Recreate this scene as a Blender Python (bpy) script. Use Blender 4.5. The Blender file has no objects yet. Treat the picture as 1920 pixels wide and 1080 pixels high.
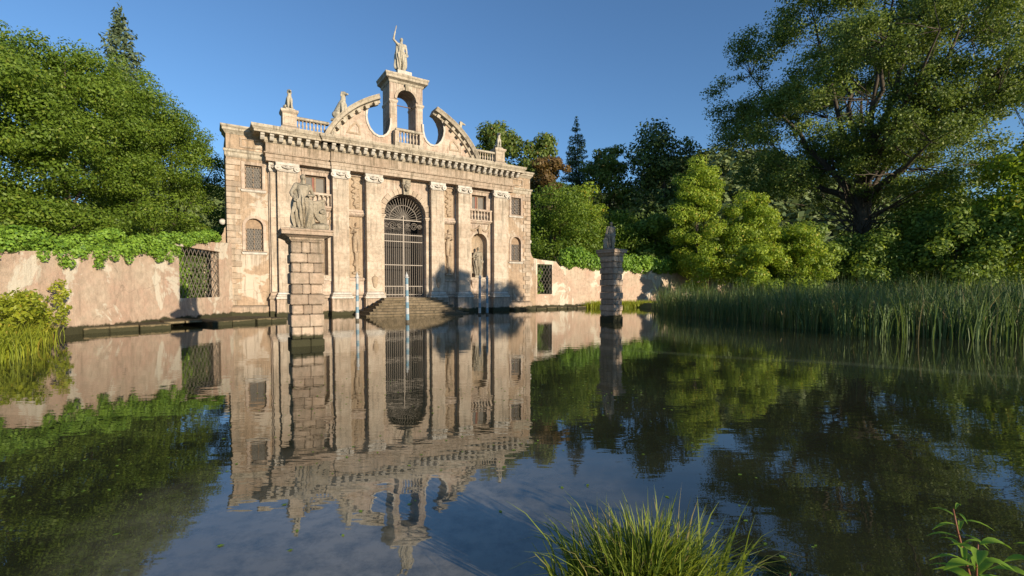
import bpy, bmesh, math, random
import numpy as np
from mathutils import Vector, Matrix
from mathutils.geometry import tessellate_polygon

R = math.radians
sc = bpy.context.scene
col = sc.collection

# ------------------------------------------------------------------ camera
cam_d = bpy.data.cameras.new('camera')
cam = bpy.data.objects.new('camera', cam_d)
col.objects.link(cam)
cam.location = (0, 0, 1.5)
cam.rotation_euler = (R(90 - 2.09), 0, 0)
cam_d.sensor_width = 36.0
cam_d.lens = 895.0 / 1920.0 * 36.0
cam_d.shift_y = 35.8 / 1920.0
cam_d.clip_end = 3000
cam_d.clip_start = 0.05
sc.camera = cam

# ------------------------------------------------------------------ sky, sun, exposure
SUN_EL = R(12.0)
SUN_H = Vector((0.726, -0.687))            # horizontal direction towards the sun
world = bpy.data.worlds.new('World')
sc.world = world
world.use_nodes = True
wn = world.node_tree
bg = wn.nodes['Background']
sky = wn.nodes.new('ShaderNodeTexSky')
sky.sky_type = 'NISHITA'
sky.sun_disc = False
sky.sun_elevation = SUN_EL
sky.sun_rotation = math.atan2(SUN_H.x, SUN_H.y)
sky.altitude = 200
sky.air_density = 1.0
sky.dust_density = 0.0
sky.ozone_density = 4.3
wn.links.new(sky.outputs[0], bg.inputs[0])
bg.inputs[1].default_value = 0.125
sun_d = bpy.data.lights.new('sun', 'SUN')
sun_d.energy = 5.0
sun_d.angle = R(0.53)
sun_d.color = (1.0, 0.85, 0.635)
sun = bpy.data.objects.new('sun', sun_d)
col.objects.link(sun)
sdir = Vector((SUN_H.x * math.cos(SUN_EL), SUN_H.y * math.cos(SUN_EL), math.sin(SUN_EL)))
sun.rotation_euler = sdir.to_track_quat('Z', 'Y').to_euler()
sun.location = (20, -30, 30)
sc.view_settings.view_transform = 'Standard'
sc.view_settings.look = 'None'
sc.view_settings.exposure = 0.55
sc.view_settings.gamma = 1.0
sc.cycles.max_bounces = 6
sc.cycles.transparent_max_bounces = 6

# ------------------------------------------------------------------ helpers
def link(o, parent=None):
    col.objects.link(o)
    if parent is not None:
        o.parent = parent
    return o

def tag(o, label=None, cat=None, group=None, kind=None):
    if label: o['label'] = label
    if cat: o['category'] = cat
    if group: o['group'] = group
    if kind: o['kind'] = kind
    return o

def thing(name, label, cat, loc=(0, 0, 0), rz=0.0, group=None):
    o = bpy.data.objects.new(name, None)
    o.empty_display_size = 0.3
    o.location = loc
    o.rotation_euler = (0, 0, rz)
    link(o)
    return tag(o, label, cat, group)

class MB:
    """collects shapes into one mesh"""
    def __init__(self):
        self.v = []; self.f = []
    def add(self, v, f):
        n = len(self.v)
        self.v += [tuple(p) for p in v]
        self.f += [tuple(i + n for i in q) for q in f]
        return self
    def box(self, x0, x1, y0, y1, z0, z1):
        return self.add([(x0,y0,z0),(x1,y0,z0),(x1,y1,z0),(x0,y1,z0),(x0,y0,z1),(x1,y0,z1),(x1,y1,z1),(x0,y1,z1)],
                        [(0,3,2,1),(4,5,6,7),(0,1,5,4),(1,2,6,5),(2,3,7,6),(3,0,4,7)])
    def frust(self, c0, h0, c1, h1):
        """box whose bottom (centre c0, half sizes h0) and top differ"""
        v = []
        for c, h in ((c0, h0), (c1, h1)):
            for sx, sy in ((-1,-1),(1,-1),(1,1),(-1,1)):
                v.append((c[0]+sx*h[0], c[1]+sy*h[1], c[2]))
        return self.add(v, [(0,3,2,1),(4,5,6,7),(0,1,5,4),(1,2,6,5),(2,3,7,6),(3,0,4,7)])
    def slab(self, outline, y0, y1, holes=()):
        """outline and holes in (x, z); front at y0, back at y1"""
        def area(p): return sum(p[i][0]*p[(i+1)%len(p)][1]-p[(i+1)%len(p)][0]*p[i][1] for i in range(len(p)))
        loops = [list(outline) if area(outline) > 0 else list(outline)[::-1]]
        for h in holes:
            loops.append(list(h) if area(h) < 0 else list(h)[::-1])
        tris = tessellate_polygon([[Vector((p[0], p[1], 0)) for p in l] for l in loops])
        flat = [p for l in loops for p in l]
        n = len(flat)
        v = [(p[0], y0, p[1]) for p in flat] + [(p[0], y1, p[1]) for p in flat]
        f = []
        for a, b, c in tris:
            ar = (flat[b][0]-flat[a][0])*(flat[c][1]-flat[a][1])-(flat[c][0]-flat[a][0])*(flat[b][1]-flat[a][1])
            if ar < 0: b, c = c, b
            f.append((a, b, c)); f.append((a+n, c+n, b+n))
        k = 0
        for l in loops:
            m = len(l)
            for i in range(m):
                a, b = k+i, k+(i+1) % m
                f.append((b, a, a+n, b+n))
            k += m
        return self.add(v, f)
    def profile(self, x0, x1, prof, yb, yback=None):
        """moulding: prof = [(projection, z)...] bottom to top swept along x; returns at the ends by the same projection"""
        yk = yb + 0.02 if yback is None else yback
        v = []; f = []
        m = len(prof)
        for p, z in prof:
            v += [(x0 - p, yk, z), (x0 - p, yb - p, z), (x1 + p, yb - p, z), (x1 + p, yk, z)]
        for i in range(m - 1):
            a = i*4; b = a+4
            for j in range(3):
                f.append((a+j, a+j+1, b+j+1, b+j))
            f.append((a+3, a, b, b+3))
        f.append((0, 3, 2, 1)); t = (m-1)*4
        f.append((t, t+1, t+2, t+3))
        return self.add(v, f)
    def lathe(self, prof, c=(0,0,0), seg=10, sx=1, sy=1):
        v = []; f = []
        for r, z in prof:
            for k in range(seg):
                a = 2*math.pi*k/seg
                v.append((c[0]+r*math.cos(a)*sx, c[1]+r*math.sin(a)*sy, c[2]+z))
        m = len(prof)
        for i in range(m-1):
            for k in range(seg):
                k2 = (k+1) % seg
                f.append((i*seg+k, i*seg+k2, (i+1)*seg+k2, (i+1)*seg+k))
        f.append(tuple(range(seg))[::-1]); f.append(tuple((m-1)*seg+k for k in range(seg)))
        return self.add(v, f)
    def tube(self, pts, rad, seg=6):
        pts = [Vector(p) for p in pts]
        if not hasattr(rad, '__len__'): rad = [rad]*len(pts)
        v = []; f = []
        for i, p in enumerate(pts):
            d = (pts[min(i+1, len(pts)-1)] - pts[max(i-1, 0)])
            if d.length < 1e-9: d = Vector((0,0,1))
            d.normalize()
            a = d.cross(Vector((0.31, 0.17, 0.93)) if abs(d.z) < .9 else Vector((1, 0.1, 0))).normalized()
            b = d.cross(a)
            for k in range(seg):
                t = 2*math.pi*k/seg
                v.append(tuple(p + (a*math.cos(t)+b*math.sin(t))*rad[i]))
        for i in range(len(pts)-1):
            for k in range(seg):
                k2 = (k+1) % seg
                f.append((i*seg+k, i*seg+k2, (i+1)*seg+k2, (i+1)*seg+k))
        f.append(tuple(range(seg))[::-1]); f.append(tuple((len(pts)-1)*seg+k for k in range(seg)))
        return self.add(v, f)
    def ball(self, c, r, seg=10, rings=7):
        prof = []
        for i in range(rings+1):
            a = -math.pi/2 + math.pi*i/rings
            prof.append((max(1e-3, r*math.cos(a)), r*math.sin(a)))
        return self.lathe(prof, c, seg)
    def mesh(self, name):
        me = bpy.data.meshes.new(name)
        me.from_pydata(self.v, [], self.f)
        me.validate()
        return me
    def build(self, name, mat, parent=None, loc=None, smooth=False, bevel=0):
        me = self.mesh(name)
        me.materials.append(mat)
        if smooth:
            me.polygons.foreach_set('use_smooth', [True]*len(me.polygons))
        o = bpy.data.objects.new(name, me)
        if loc: o.location = loc
        link(o, parent)
        if bevel:
            m = o.modifiers.new('bevel', 'BEVEL'); m.width = bevel; m.segments = 1; m.limit_method = 'ANGLE'
        return o

def inst(name, me, parent, loc, rot=None, scale=None):
    o = bpy.data.objects.new(name, me)
    o.location = loc
    if rot: o.rotation_euler = rot
    if scale: o.scale = scale
    return link(o, parent)

def arch(cx, hw, z0, zs, n=14):
    """outline of an arched opening"""
    p = [(cx-hw, z0), (cx+hw, z0)]
    for i in range(n+1):
        a = math.pi*i/n
        p.append((cx+hw*math.cos(a), zs+hw*math.sin(a)))
    return p
def rect(x0, x1, z0, z1): return [(x0, z0), (x1, z0), (x1, z1), (x0, z1)]

# ------------------------------------------------------------------ materials
def nodes_of(name):
    m = bpy.data.materials.new(name); m.use_nodes = True
    nt = m.node_tree
    b = nt.nodes['Principled BSDF']
    return m, nt, b
def N(nt, t, **kw):
    n = nt.nodes.new(t)
    for k, v in kw.items():
        if k.startswith('i_'):
            n.inputs[k[2:].replace('_', ' ')].default_value = v
        else: setattr(n, k, v)
    return n
def mixc(nt, fac, a, b, mode='MIX'):
    n = nt.nodes.new('ShaderNodeMix'); n.data_type = 'RGBA'; n.blend_type = mode
    for s, val in ((0, fac), (6, a), (7, b)):
        if hasattr(val, 'is_output'): nt.links.new(val, n.inputs[s])
        elif isinstance(val, (tuple, list)): n.inputs[s].default_value = (*val[:3], 1)
        else: n.inputs[s].default_value = val
    return n.outputs[2]
def ramp(nt, src, p0, p1, c0=(0,0,0), c1=(1,1,1)):
    r = nt.nodes.new('ShaderNodeValToRGB')
    r.color_ramp.elements[0].position = p0; r.color_ramp.elements[1].position = p1
    r.color_ramp.elements[0].color = (*c0, 1); r.color_ramp.elements[1].color = (*c1, 1)
    nt.links.new(src, r.inputs[0]); return r.outputs[0]
def noise(nt, vec, scale, detail=5, rough=.6, dist=0):
    n = N(nt, 'ShaderNodeTexNoise'); n.inputs['Scale'].default_value = scale
    n.inputs['Detail'].default_value = detail; n.inputs['Roughness'].default_value = rough
    n.inputs['Distortion'].default_value = dist
    nt.links.new(vec, n.inputs['Vector']); return n.outputs['Fac']
def mapping(nt, vec, scale=(1,1,1), loc=(0,0,0)):
    n = N(nt, 'ShaderNodeMapping'); n.inputs['Scale'].default_value = scale; n.inputs['Location'].default_value = loc
    nt.links.new(vec, n.inputs['Vector']); return n.outputs[0]

def stone(name, ca, cb, cstain, stain=.55, streak=.5, patch=None, patch_amt=.5, bump=.35, jitter=0, damp_or_shade=None, scale=1.0, course=None, cracks=0, drip=None):
    """weathered stone or plaster: two tones, blotches, downward streaks, lichen on ledges, optional bare patches,
    a damp band above the water (on the pillars it also carries painted shade), and optional faint block courses"""
    m, nt, b = nodes_of(name)
    tc = N(nt, 'ShaderNodeTexCoord')
    geo = N(nt, 'ShaderNodeNewGeometry')
    pos = geo.outputs['Position']
    v = pos
    c = mixc(nt, ramp(nt, noise(nt, v, .9*scale, 6, .65), .36, .64), ca, cb)
    f2 = ramp(nt, noise(nt, v, 5*scale, 6, .7), .42, .66)
    c = mixc(nt, f2, c, mixc(nt, .5, c, cstain))
    if patch:
        fp = ramp(nt, noise(nt, mapping(nt, v, (1,1,1), (7,3,5)), .75*scale, 7, .62, .6), .53, .56)
        mm = N(nt, 'ShaderNodeMath', operation='MULTIPLY'); nt.links.new(fp, mm.inputs[0]); mm.inputs[1].default_value = patch_amt
        c = mixc(nt, mm.outputs[0], c, patch)
    # streaks that run down the face
    fs = ramp(nt, noise(nt, mapping(nt, v, (3.2*scale, 3.2*scale, .28*scale)), 1.6, 7, .72), .51, .64)
    mm = N(nt, 'ShaderNodeMath', operation='MULTIPLY'); nt.links.new(fs, mm.inputs[0]); mm.inputs[1].default_value = streak
    c = mixc(nt, mm.outputs[0], c, cstain)
    if drip:
        # dark runs of rain water that start under a ledge and thin out downwards
        szd = N(nt, 'ShaderNodeSeparateXYZ'); nt.links.new(pos, szd.inputs[0])
        fd = ramp(nt, noise(nt, mapping(nt, v, (6.0, 6.0, .16), (3,1,0)), 1.5, 6, .75), .46, .62)
        for z0_, z1_ in drip:
            md = N(nt, 'ShaderNodeMapRange'); nt.links.new(szd.outputs[2], md.inputs[0]); md.inputs[1].default_value = z0_; md.inputs[2].default_value = z1_
            lt = N(nt, 'ShaderNodeMath', operation='LESS_THAN'); nt.links.new(szd.outputs[2], lt.inputs[0]); lt.inputs[1].default_value = z1_+.02
            m1 = N(nt, 'ShaderNodeMath', operation='MULTIPLY'); nt.links.new(md.outputs[0], m1.inputs[0]); nt.links.new(lt.outputs[0], m1.inputs[1])
            m2 = N(nt, 'ShaderNodeMath', operation='MULTIPLY'); nt.links.new(m1.outputs[0], m2.inputs[0]); nt.links.new(fd, m2.inputs[1])
            m3 = N(nt, 'ShaderNodeMath', operation='MULTIPLY'); nt.links.new(m2.outputs[0], m3.inputs[0]); m3.inputs[1].default_value = .8
            c = mixc(nt, m3.outputs[0], c, tuple(x*.75 for x in cstain))
    # lichen specks
    fl = ramp(nt, noise(nt, v, 14*scale, 4, .75), .60, .72)
    mm = N(nt, 'ShaderNodeMath', operation='MULTIPLY'); nt.links.new(fl, mm.inputs[0]); mm.inputs[1].default_value = stain
    c = mixc(nt, mm.outputs[0], c, cstain)
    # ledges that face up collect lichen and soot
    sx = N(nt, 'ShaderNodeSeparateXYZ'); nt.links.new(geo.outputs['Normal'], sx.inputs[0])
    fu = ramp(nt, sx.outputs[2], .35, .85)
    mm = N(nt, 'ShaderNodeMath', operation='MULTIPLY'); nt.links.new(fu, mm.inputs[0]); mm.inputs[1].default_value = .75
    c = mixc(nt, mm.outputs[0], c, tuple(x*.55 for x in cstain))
    if course:
        cxb = N(nt, 'ShaderNodeCombineXYZ'); sob = N(nt, 'ShaderNodeSeparateXYZ'); nt.links.new(tc.outputs['Object'], sob.inputs[0])
        nt.links.new(sob.outputs[0], cxb.inputs[0]); nt.links.new(sob.outputs[2], cxb.inputs[1])
        bk = N(nt, 'ShaderNodeTexBrick'); bk.inputs['Scale'].default_value = 1.0; bk.offset = .37
        bk.inputs['Mortar Size'].default_value = .014; bk.inputs['Mortar Smooth'].default_value = .6
        bk.inputs['Brick Width'].default_value = course[0]; bk.inputs['Row Height'].default_value = course[1]
        bk.inputs['Color1'].default_value = (1.04,1.04,1.04,1); bk.inputs['Color2'].default_value = (.86,.83,.80,1); bk.inputs['Mortar'].default_value = (.80,.77,.73,1)
        nt.links.new(cxb.outputs[0], bk.inputs['Vector'])
        c = mixc(nt, 1.0, c, bk.outputs['Color'], 'MULTIPLY')
    if cracks:
        nd = N(nt, 'ShaderNodeTexNoise'); nd.inputs['Scale'].default_value = 1.4; nd.inputs['Detail'].default_value = 5
        nt.links.new(v, nd.inputs['Vector'])
        av = N(nt, 'ShaderNodeVectorMath', operation='MULTIPLY_ADD'); nt.links.new(nd.outputs['Color'], av.inputs[0]); av.inputs[1].default_value = (.9,.9,.9); nt.links.new(v, av.inputs[2])
        vo = N(nt, 'ShaderNodeTexVoronoi'); vo.feature = 'DISTANCE_TO_EDGE'; vo.inputs['Scale'].default_value = .42
        nt.links.new(av.outputs[0], vo.inputs['Vector'])
        fc = ramp(nt, vo.outputs['Distance'], .002, .008, (.38,.38,.38), (0,0,0))
        c = mixc(nt, fc, c, tuple(x*.5 for x in cstain))
    if jitter:
        oi = N(nt, 'ShaderNodeObjectInfo')
        mr = N(nt, 'ShaderNodeMapRange'); nt.links.new(oi.outputs['Random'], mr.inputs[0])
        mr.inputs[3].default_value = 1-jitter; mr.inputs[4].default_value = 1+jitter*.5
        hs = N(nt, 'ShaderNodeHueSaturation'); nt.links.new(c, hs.inputs['Color']); nt.links.new(mr.outputs[0], hs.inputs['Value'])
        c = hs.outputs[0]
    if damp_or_shade:
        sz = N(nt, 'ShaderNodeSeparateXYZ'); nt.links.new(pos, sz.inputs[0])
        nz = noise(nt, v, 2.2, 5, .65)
        ad = N(nt, 'ShaderNodeMath', operation='MULTIPLY_ADD'); nt.links.new(nz, ad.inputs[0]); ad.inputs[1].default_value = -damp_or_shade*1.5; nt.links.new(sz.outputs[2], ad.inputs[2])
        fw = ramp(nt, ad.outputs[0], -damp_or_shade*.45, damp_or_shade*.25, (1,1,1), (0,0,0))
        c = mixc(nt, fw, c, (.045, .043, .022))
    nt.links.new(c, b.inputs['Base Color'])
    b.inputs['Roughness'].default_value = .9
    b.inputs['Specular IOR Level'].default_value = .2
    bp = N(nt, 'ShaderNodeBump'); bp.inputs['Strength'].default_value = bump; bp.inputs['Distance'].default_value = .06
    h = noise(nt, v, 9*scale, 8, .7)
    nt.links.new(h, bp.inputs['Height'])
    if course:
        br = N(nt, 'ShaderNodeTexBrick'); br.inputs['Scale'].default_value = 1.0
        br.inputs['Mortar Size'].default_value = .012; br.inputs['Brick Width'].default_value = course[0]; br.inputs['Row Height'].default_value = course[1]
        br.inputs['Color1'].default_value = (1,1,1,1); br.inputs['Color2'].default_value = (.93,.93,.93,1); br.inputs['Mortar'].default_value = (0,0,0,1)
        cx = N(nt, 'ShaderNodeCombineXYZ'); so = N(nt, 'ShaderNodeSeparateXYZ'); nt.links.new(tc.outputs['Object'], so.inputs[0])
        nt.links.new(so.outputs[0], cx.inputs[0]); nt.links.new(so.outputs[2], cx.inputs[1])
        nt.links.new(cx.outputs[0], br.inputs['Vector'])
        b2 = N(nt, 'ShaderNodeBump'); b2.inputs['Strength'].default_value = .2; b2.inputs['Distance'].default_value = .01
        nt.links.new(br.outputs['Color'], b2.inputs['Height']); nt.links.new(bp.outputs[0], b2.inputs['Normal'])
        nt.links.new(b2.outputs[0], b.inputs['Normal'])
    else:
        nt.links.new(bp.outputs[0], b.inputs['Normal'])
    return m

def plain(name, c, rough=.6, metal=0, var=.25, scale=6, bump=0):
    m, nt, b = nodes_of(name)
    geo = N(nt, 'ShaderNodeNewGeometry')
    f = ramp(nt, noise(nt, geo.outputs['Position'], scale, 5, .65), .35, .65)
    cc = mixc(nt, f, c, tuple(max(0, x*(1-var)) for x in c))
    nt.links.new(cc, b.inputs['Base Color'])
    b.inputs['Roughness'].default_value = rough; b.inputs['Metallic'].default_value = metal
    if bump:
        bp = N(nt, 'ShaderNodeBump'); bp.inputs['Strength'].default_value = bump; bp.inputs['Distance'].default_value = .03
        nt.links.new(noise(nt, geo.outputs['Position'], scale*2.5, 6, .7), bp.inputs['Height']); nt.links.new(bp.outputs[0], b.inputs['Normal'])
    return m

def leafmat(name, ca, cb, cc=None, trans=.36, clump=.35, gloss=.35, ccf=.06):
    """leaf: colour differs from leaf to leaf and from bough to bough"""
    m, nt, b = nodes_of(name)
    geo = N(nt, 'ShaderNodeNewGeometry')
    f = noise(nt, geo.outputs['Position'], clump, 3, .6)
    ad = N(nt, 'ShaderNodeMath', operation='MULTIPLY_ADD'); nt.links.new(geo.outputs['Random Per Island'], ad.inputs[0])
    ad.inputs[1].default_value = .5; nt.links.new(f, ad.inputs[2])
    c = mixc(nt, ramp(nt, ad.outputs[0], .42, 1.0), ca, cb)
    if cc:
        g = ramp(nt, geo.outputs['Random Per Island'], 1-ccf-.01, 1-ccf+.01)
        c = mixc(nt, g, c, cc)
    nt.links.new(c, b.inputs['Base Color'])
    b.inputs['Roughness'].default_value = .55
    b.inputs['Specular IOR Level'].default_value = gloss
    tr = N(nt, 'ShaderNodeBsdfTranslucent')
    tcol = mixc(nt, .55, c, (cb[0]*1.25, cb[1]*1.25, cb[2]*.6))
    nt.links.new(tcol, tr.inputs['Color'])
    mx = N(nt, 'ShaderNodeMixShader'); mx.inputs[0].default_value = trans
    nt.links.new(b.outputs[0], mx.inputs[1]); nt.links.new(tr.outputs[0], mx.inputs[2])
    nt.links.new(mx.outputs[0], nt.nodes['Material Output'].inputs['Surface'])
    return m

M = {}
M['ashlar'] = stone('ashlar', (0.541,0.445,0.366), (0.477,0.355,0.276), (0.201,0.164,0.122), .45, .60, patch=(0.551,0.477,0.382), patch_amt=.5, bump=.35, course=(1.25,.46), drip=[(6.9,8.5),(4.6,6.1),(12.0,14.4)])
M['cream'] = stone('cream_stone', (.550,.470,.375), (.490,.390,.300), (.190,.165,.125), .5, .62, bump=.35, course=(1.25,.46), drip=[(6.5,8.1),(13.0,14.4)])
M['white'] = stone('white_stone', (.580,.545,.490), (.520,.465,.400), (.240,.210,.170), .45, .45, bump=.3)
M['plaster'] = stone('wing_plaster', (.430,.320,.225), (.370,.260,.175), (.165,.130,.090), .5, .75, patch=(.54,.47,.385), patch_amt=.7, bump=.5, damp_or_shade=.30, cracks=1, drip=[(7.2,8.65),(2.2,3.5),(5.9,6.9),(9.2,9.95)])
M['plinth'] = stone('plinth_stone', (.470,.370,.290), (.400,.290,.210), (.160,.135,.095), .5, .7, bump=.5, damp_or_shade=.28, drip=[(.1,1.0)])
M['frieze'] = stone('frieze_stone', (.460,.380,.300), (.400,.305,.230), (.165,.135,.095), .55, .85, bump=.45, course=(1.7,.5), drip=[(8.6,9.6)])
M['cornice'] = stone('cornice_stone', (.470,.415,.330), (.410,.345,.260), (.140,.120,.090), .65, .8, bump=.5)
M['quoin'] = stone('quoin_stone', (.470,.385,.300), (.410,.305,.220), (.190,.160,.115), .55, .55, bump=.5, jitter=.25)
M['pillar'] = stone('pillar_stone', (.470,.370,.285), (.400,.290,.210), (.180,.150,.105), .6, .55, bump=.7, jitter=.25, damp_or_shade=.36, scale=1.6, drip=[(1.9,2.85)])  # dark foot band: algae plus bank shade painted into the stone colour
M['statue'] = stone('statue_stone', (.390,.340,.265), (.320,.265,.190), (.110,.105,.080), .65, .8, bump=.5, scale=2.2)
M['statue_light'] = stone('pale_statue_stone', (.500,.460,.375), (.430,.380,.290), (.190,.175,.130), .6, .6, bump=.45, scale=1.8)
M['relief'] = stone('relief_stone', (.430,.335,.240), (.350,.255,.170), (.170,.135,.095), .5, .6, bump=.4, scale=1.6)
M['wallplaster'] = stone('garden_wall_plaster', (0.493,0.389,0.294), (0.452,0.304,0.226), (0.231,0.189,0.137), .4, .35, patch=(0.567,0.514,0.415), patch_amt=.85, bump=.5, damp_or_shade=.32, scale=.8, cracks=1)
M['quay'] = stone('quay_stone', (.240,.185,.110), (.190,.140,.075), (.065,.060,.035), .6, .6, bump=.8, damp_or_shade=.16)
M['step'] = stone('step_stone', (.230,.180,.120), (.170,.130,.080), (.060,.052,.034), .7, .7, bump=.8, jitter=.18)
M['iron'] = plain('wrought_iron', (.24,.205,.17), .55, .25, .35, 20)
M['rust_iron'] = plain('rusty_iron', (.20,.13,.09), .65, .2, .4, 14)
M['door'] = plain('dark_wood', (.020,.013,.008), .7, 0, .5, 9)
M['wood'] = plain('shutter_wood', (.30,.20,.12), .7, 0, .35, 7)
M['pane'] = plain('curtained_pane', (.17,.155,.135), .75, 0, .3, 2.2)
M['darkpane'] = plain('dark_pane', (.07,.055,.045), .25, 0, .3, 3)
M['red'] = plain('red_blind', (.25,.10,.07), .8, 0, .2, 6)
M['roof'] = plain('roof_tiles', (.30,.17,.11), .9, 0, .4, 5, .5)
M['palewhite'] = plain('pole_white_paint', (.45,.45,.44), .5, 0, .25, 8)
M['paleblue'] = plain('pole_blue_paint', (.15,.27,.35), .5, 0, .3, 8)
M['polebase'] = plain('pole_wet_wood', (.10,.085,.06), .7, 0, .4, 9)
M['bark'] = plain('bark', (.085,.065,.045), .9, 0, .45, 4, .8)
M['hornbeam'] = leafmat('hornbeam_leaf', (0.071,0.129,0.013), (0.171,0.252,0.026), (0.228,0.270,0.039))
M['ivy'] = leafmat('ivy_leaf', (0.095,0.199,0.022), (0.246,0.389,0.044), (0.079,0.159,0.032), .25)
M['conifer'] = leafmat('fir_needle', (0.056,0.091,0.041), (0.135,0.174,0.079), None, .12)
M['spruce'] = leafmat('spruce_needle', (0.046,0.087,0.036), (0.124,0.176,0.073), None, .1)
M['evergreen'] = leafmat('evergreen_leaf', (0.042,0.074,0.021), (0.114,0.165,0.036), None, .18)
M['mixed'] = leafmat('oak_leaf', (0.071,0.120,0.022), (0.183,0.238,0.044), (0.270,0.206,0.063))
M['bronze'] = leafmat('bronze_leaf', (0.114,0.068,0.025), (0.217,0.143,0.045), (0.137,0.148,0.035))
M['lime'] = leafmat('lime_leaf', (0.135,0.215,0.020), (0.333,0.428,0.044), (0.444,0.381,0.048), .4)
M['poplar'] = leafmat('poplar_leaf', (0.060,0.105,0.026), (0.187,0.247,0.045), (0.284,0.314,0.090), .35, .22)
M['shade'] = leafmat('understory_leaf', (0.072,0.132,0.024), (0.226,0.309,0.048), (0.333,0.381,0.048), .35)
M['hillwood'] = leafmat('hill_wood_leaf', (0.071,0.107,0.035), (0.159,0.199,0.056), None, .15, .03)
M['reed'] = leafmat('reed_blade', (.060,.110,.036), (.160,.225,.066), (.27,.21,.09), .3, .5, ccf=.10)
M['sedge'] = leafmat('sedge_blade', (.115,.165,.020), (.270,.325,.046), (.33,.27,.10), .35, 3, ccf=.14)
M['weedleaf'] = leafmat('weed_leaf', (0.143,0.270,0.028), (0.317,0.476,0.048), None, .4, 3)
M['redstem'] = plain('red_stem', (.24,.075,.03), .6, 0, .3, 10)
M['bush'] = leafmat('waterside_bush_leaf', (0.159,0.215,0.020), (0.365,0.397,0.035), (0.412,0.317,0.048), .4, 1.0)

# ground
m, nt, b = nodes_of('lawn_soil')
geo = N(nt, 'ShaderNodeNewGeometry')
c = mixc(nt, ramp(nt, noise(nt, geo.outputs['Position'], 1.3, 8, .7), .4, .62), (.045,.075,.018), (.095,.090,.040))
nt.links.new(c, b.inputs['Base Color']); b.inputs['Roughness'].default_value = .95
bp = N(nt, 'ShaderNodeBump'); bp.inputs['Strength'].default_value = .8; bp.inputs['Distance'].default_value = .1
nt.links.new(noise(nt, geo.outputs['Position'], 9, 8, .7), bp.inputs['Height']); nt.links.new(bp.outputs[0], b.inputs['Normal'])
M['ground'] = m
# water: murky shallow water over silt, mirror-like surface with faint ripples
m, nt, b = nodes_of('pond_water')
geo = N(nt, 'ShaderNodeNewGeometry'); P_ = geo.outputs['Position']
silt = mixc(nt, ramp(nt, noise(nt, P_, .22, 6, .6, .8), .44, .62), (.020,.022,.011), (.042,.042,.023))
vd = N(nt, 'ShaderNodeVectorMath', operation='DISTANCE'); nt.links.new(mapping(nt, P_, (.85,.8,1)), vd.inputs[0]); vd.inputs[1].default_value = (-.72, 2.5, 0)
adn = N(nt, 'ShaderNodeMath', operation='MULTIPLY_ADD'); nt.links.new(noise(nt, P_, .9, 6, .65), adn.inputs[0]); adn.inputs[1].default_value = 1.6; nt.links.new(vd.outputs['Value'], adn.inputs[2])
silt = mixc(nt, ramp(nt, adn.outputs[0], 0, 1), silt, silt)
mrs = N(nt, 'ShaderNodeMapRange'); nt.links.new(adn.outputs[0], mrs.inputs[0]); mrs.inputs[1].default_value = 1.3; mrs.inputs[2].default_value = 2.5; mrs.inputs[3].default_value = 1; mrs.inputs[4].default_value = 0
silt = mixc(nt, mrs.outputs[0], silt, (.200,.178,.128))
silt = mixc(nt, ramp(nt, noise(nt, P_, 4.5, 7, .75), .45, .75), silt, (.028,.030,.017))
# a pale wavering streak across the surface
sep = N(nt, 'ShaderNodeSeparateXYZ'); nt.links.new(P_, sep.inputs[0])
l1 = N(nt, 'ShaderNodeMath', operation='MULTIPLY_ADD'); nt.links.new(sep.outputs[0], l1.inputs[0]); l1.inputs[1].default_value = .62; nt.links.new(sep.outputs[1], l1.inputs[2])
l2 = N(nt, 'ShaderNodeMath', operation='MULTIPLY_ADD'); nt.links.new(noise(nt, P_, .35, 4, .6), l2.inputs[0]); l2.inputs[1].default_value = 1.6; nt.links.new(l1.outputs[0], l2.inputs[2])
l3 = N(nt, 'ShaderNodeMath', operation='SUBTRACT'); nt.links.new(l2.outputs[0], l3.inputs[0]); l3.inputs[1].default_value = 14.4
l4 = N(nt, 'ShaderNodeMath', operation='ABSOLUTE'); nt.links.new(l3.outputs[0], l4.inputs[0])
lx = ramp(nt, sep.outputs[0], 0, 1)
xr = N(nt, 'ShaderNodeMapRange'); nt.links.new(sep.outputs[0], xr.inputs[0]); xr.inputs[1].default_value = 1.5; xr.inputs[2].default_value = 3.5
pf = ramp(nt, l4.outputs[0], .05, .42, (.30,.30,.30), (0,0,0))
pm = N(nt, 'ShaderNodeMath', operation='MULTIPLY'); nt.links.new(pf, pm.inputs[0]); nt.links.new(xr.outputs[0], pm.inputs[1])
silt = mixc(nt, pm.outputs[0], silt, (.20,.21,.12))
nt.links.new(silt, b.inputs['Base Color'])
b.inputs['Roughness'].default_value = .015
b.inputs['IOR'].default_value = 1.85
bp = N(nt, 'ShaderNodeBump'); bp.inputs['Strength'].default_value = 1.0; bp.inputs['Distance'].default_value = .0017
h1 = noise(nt, mapping(nt, P_, (1.0, 1.6, 1)), 1.6, 3, .5)
h2 = noise(nt, mapping(nt, P_, (2.0, 5.5, 1)), 1.3, 2, .5)
ad = N(nt, 'ShaderNodeMath', operation='MULTIPLY_ADD'); nt.links.new(h2, ad.inputs[0]); ad.inputs[1].default_value = .55; nt.links.new(h1, ad.inputs[2])
nt.links.new(ad.outputs[0], bp.inputs['Height']); nt.links.new(bp.outputs[0], b.inputs['Normal'])
M['water'] = m

# ------------------------------------------------------------------ the setting: ground, pond, hill
TH = R(32.54); CT, ST = math.cos(TH), math.sin(TH)
OX, OY = -6.89, 30.94
def fw(u, v, z=0.0):
    """facade coordinates (along, outwards, up) to world"""
    return (OX + u*CT + v*ST, OY + u*ST - v*CT, z)

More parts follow.
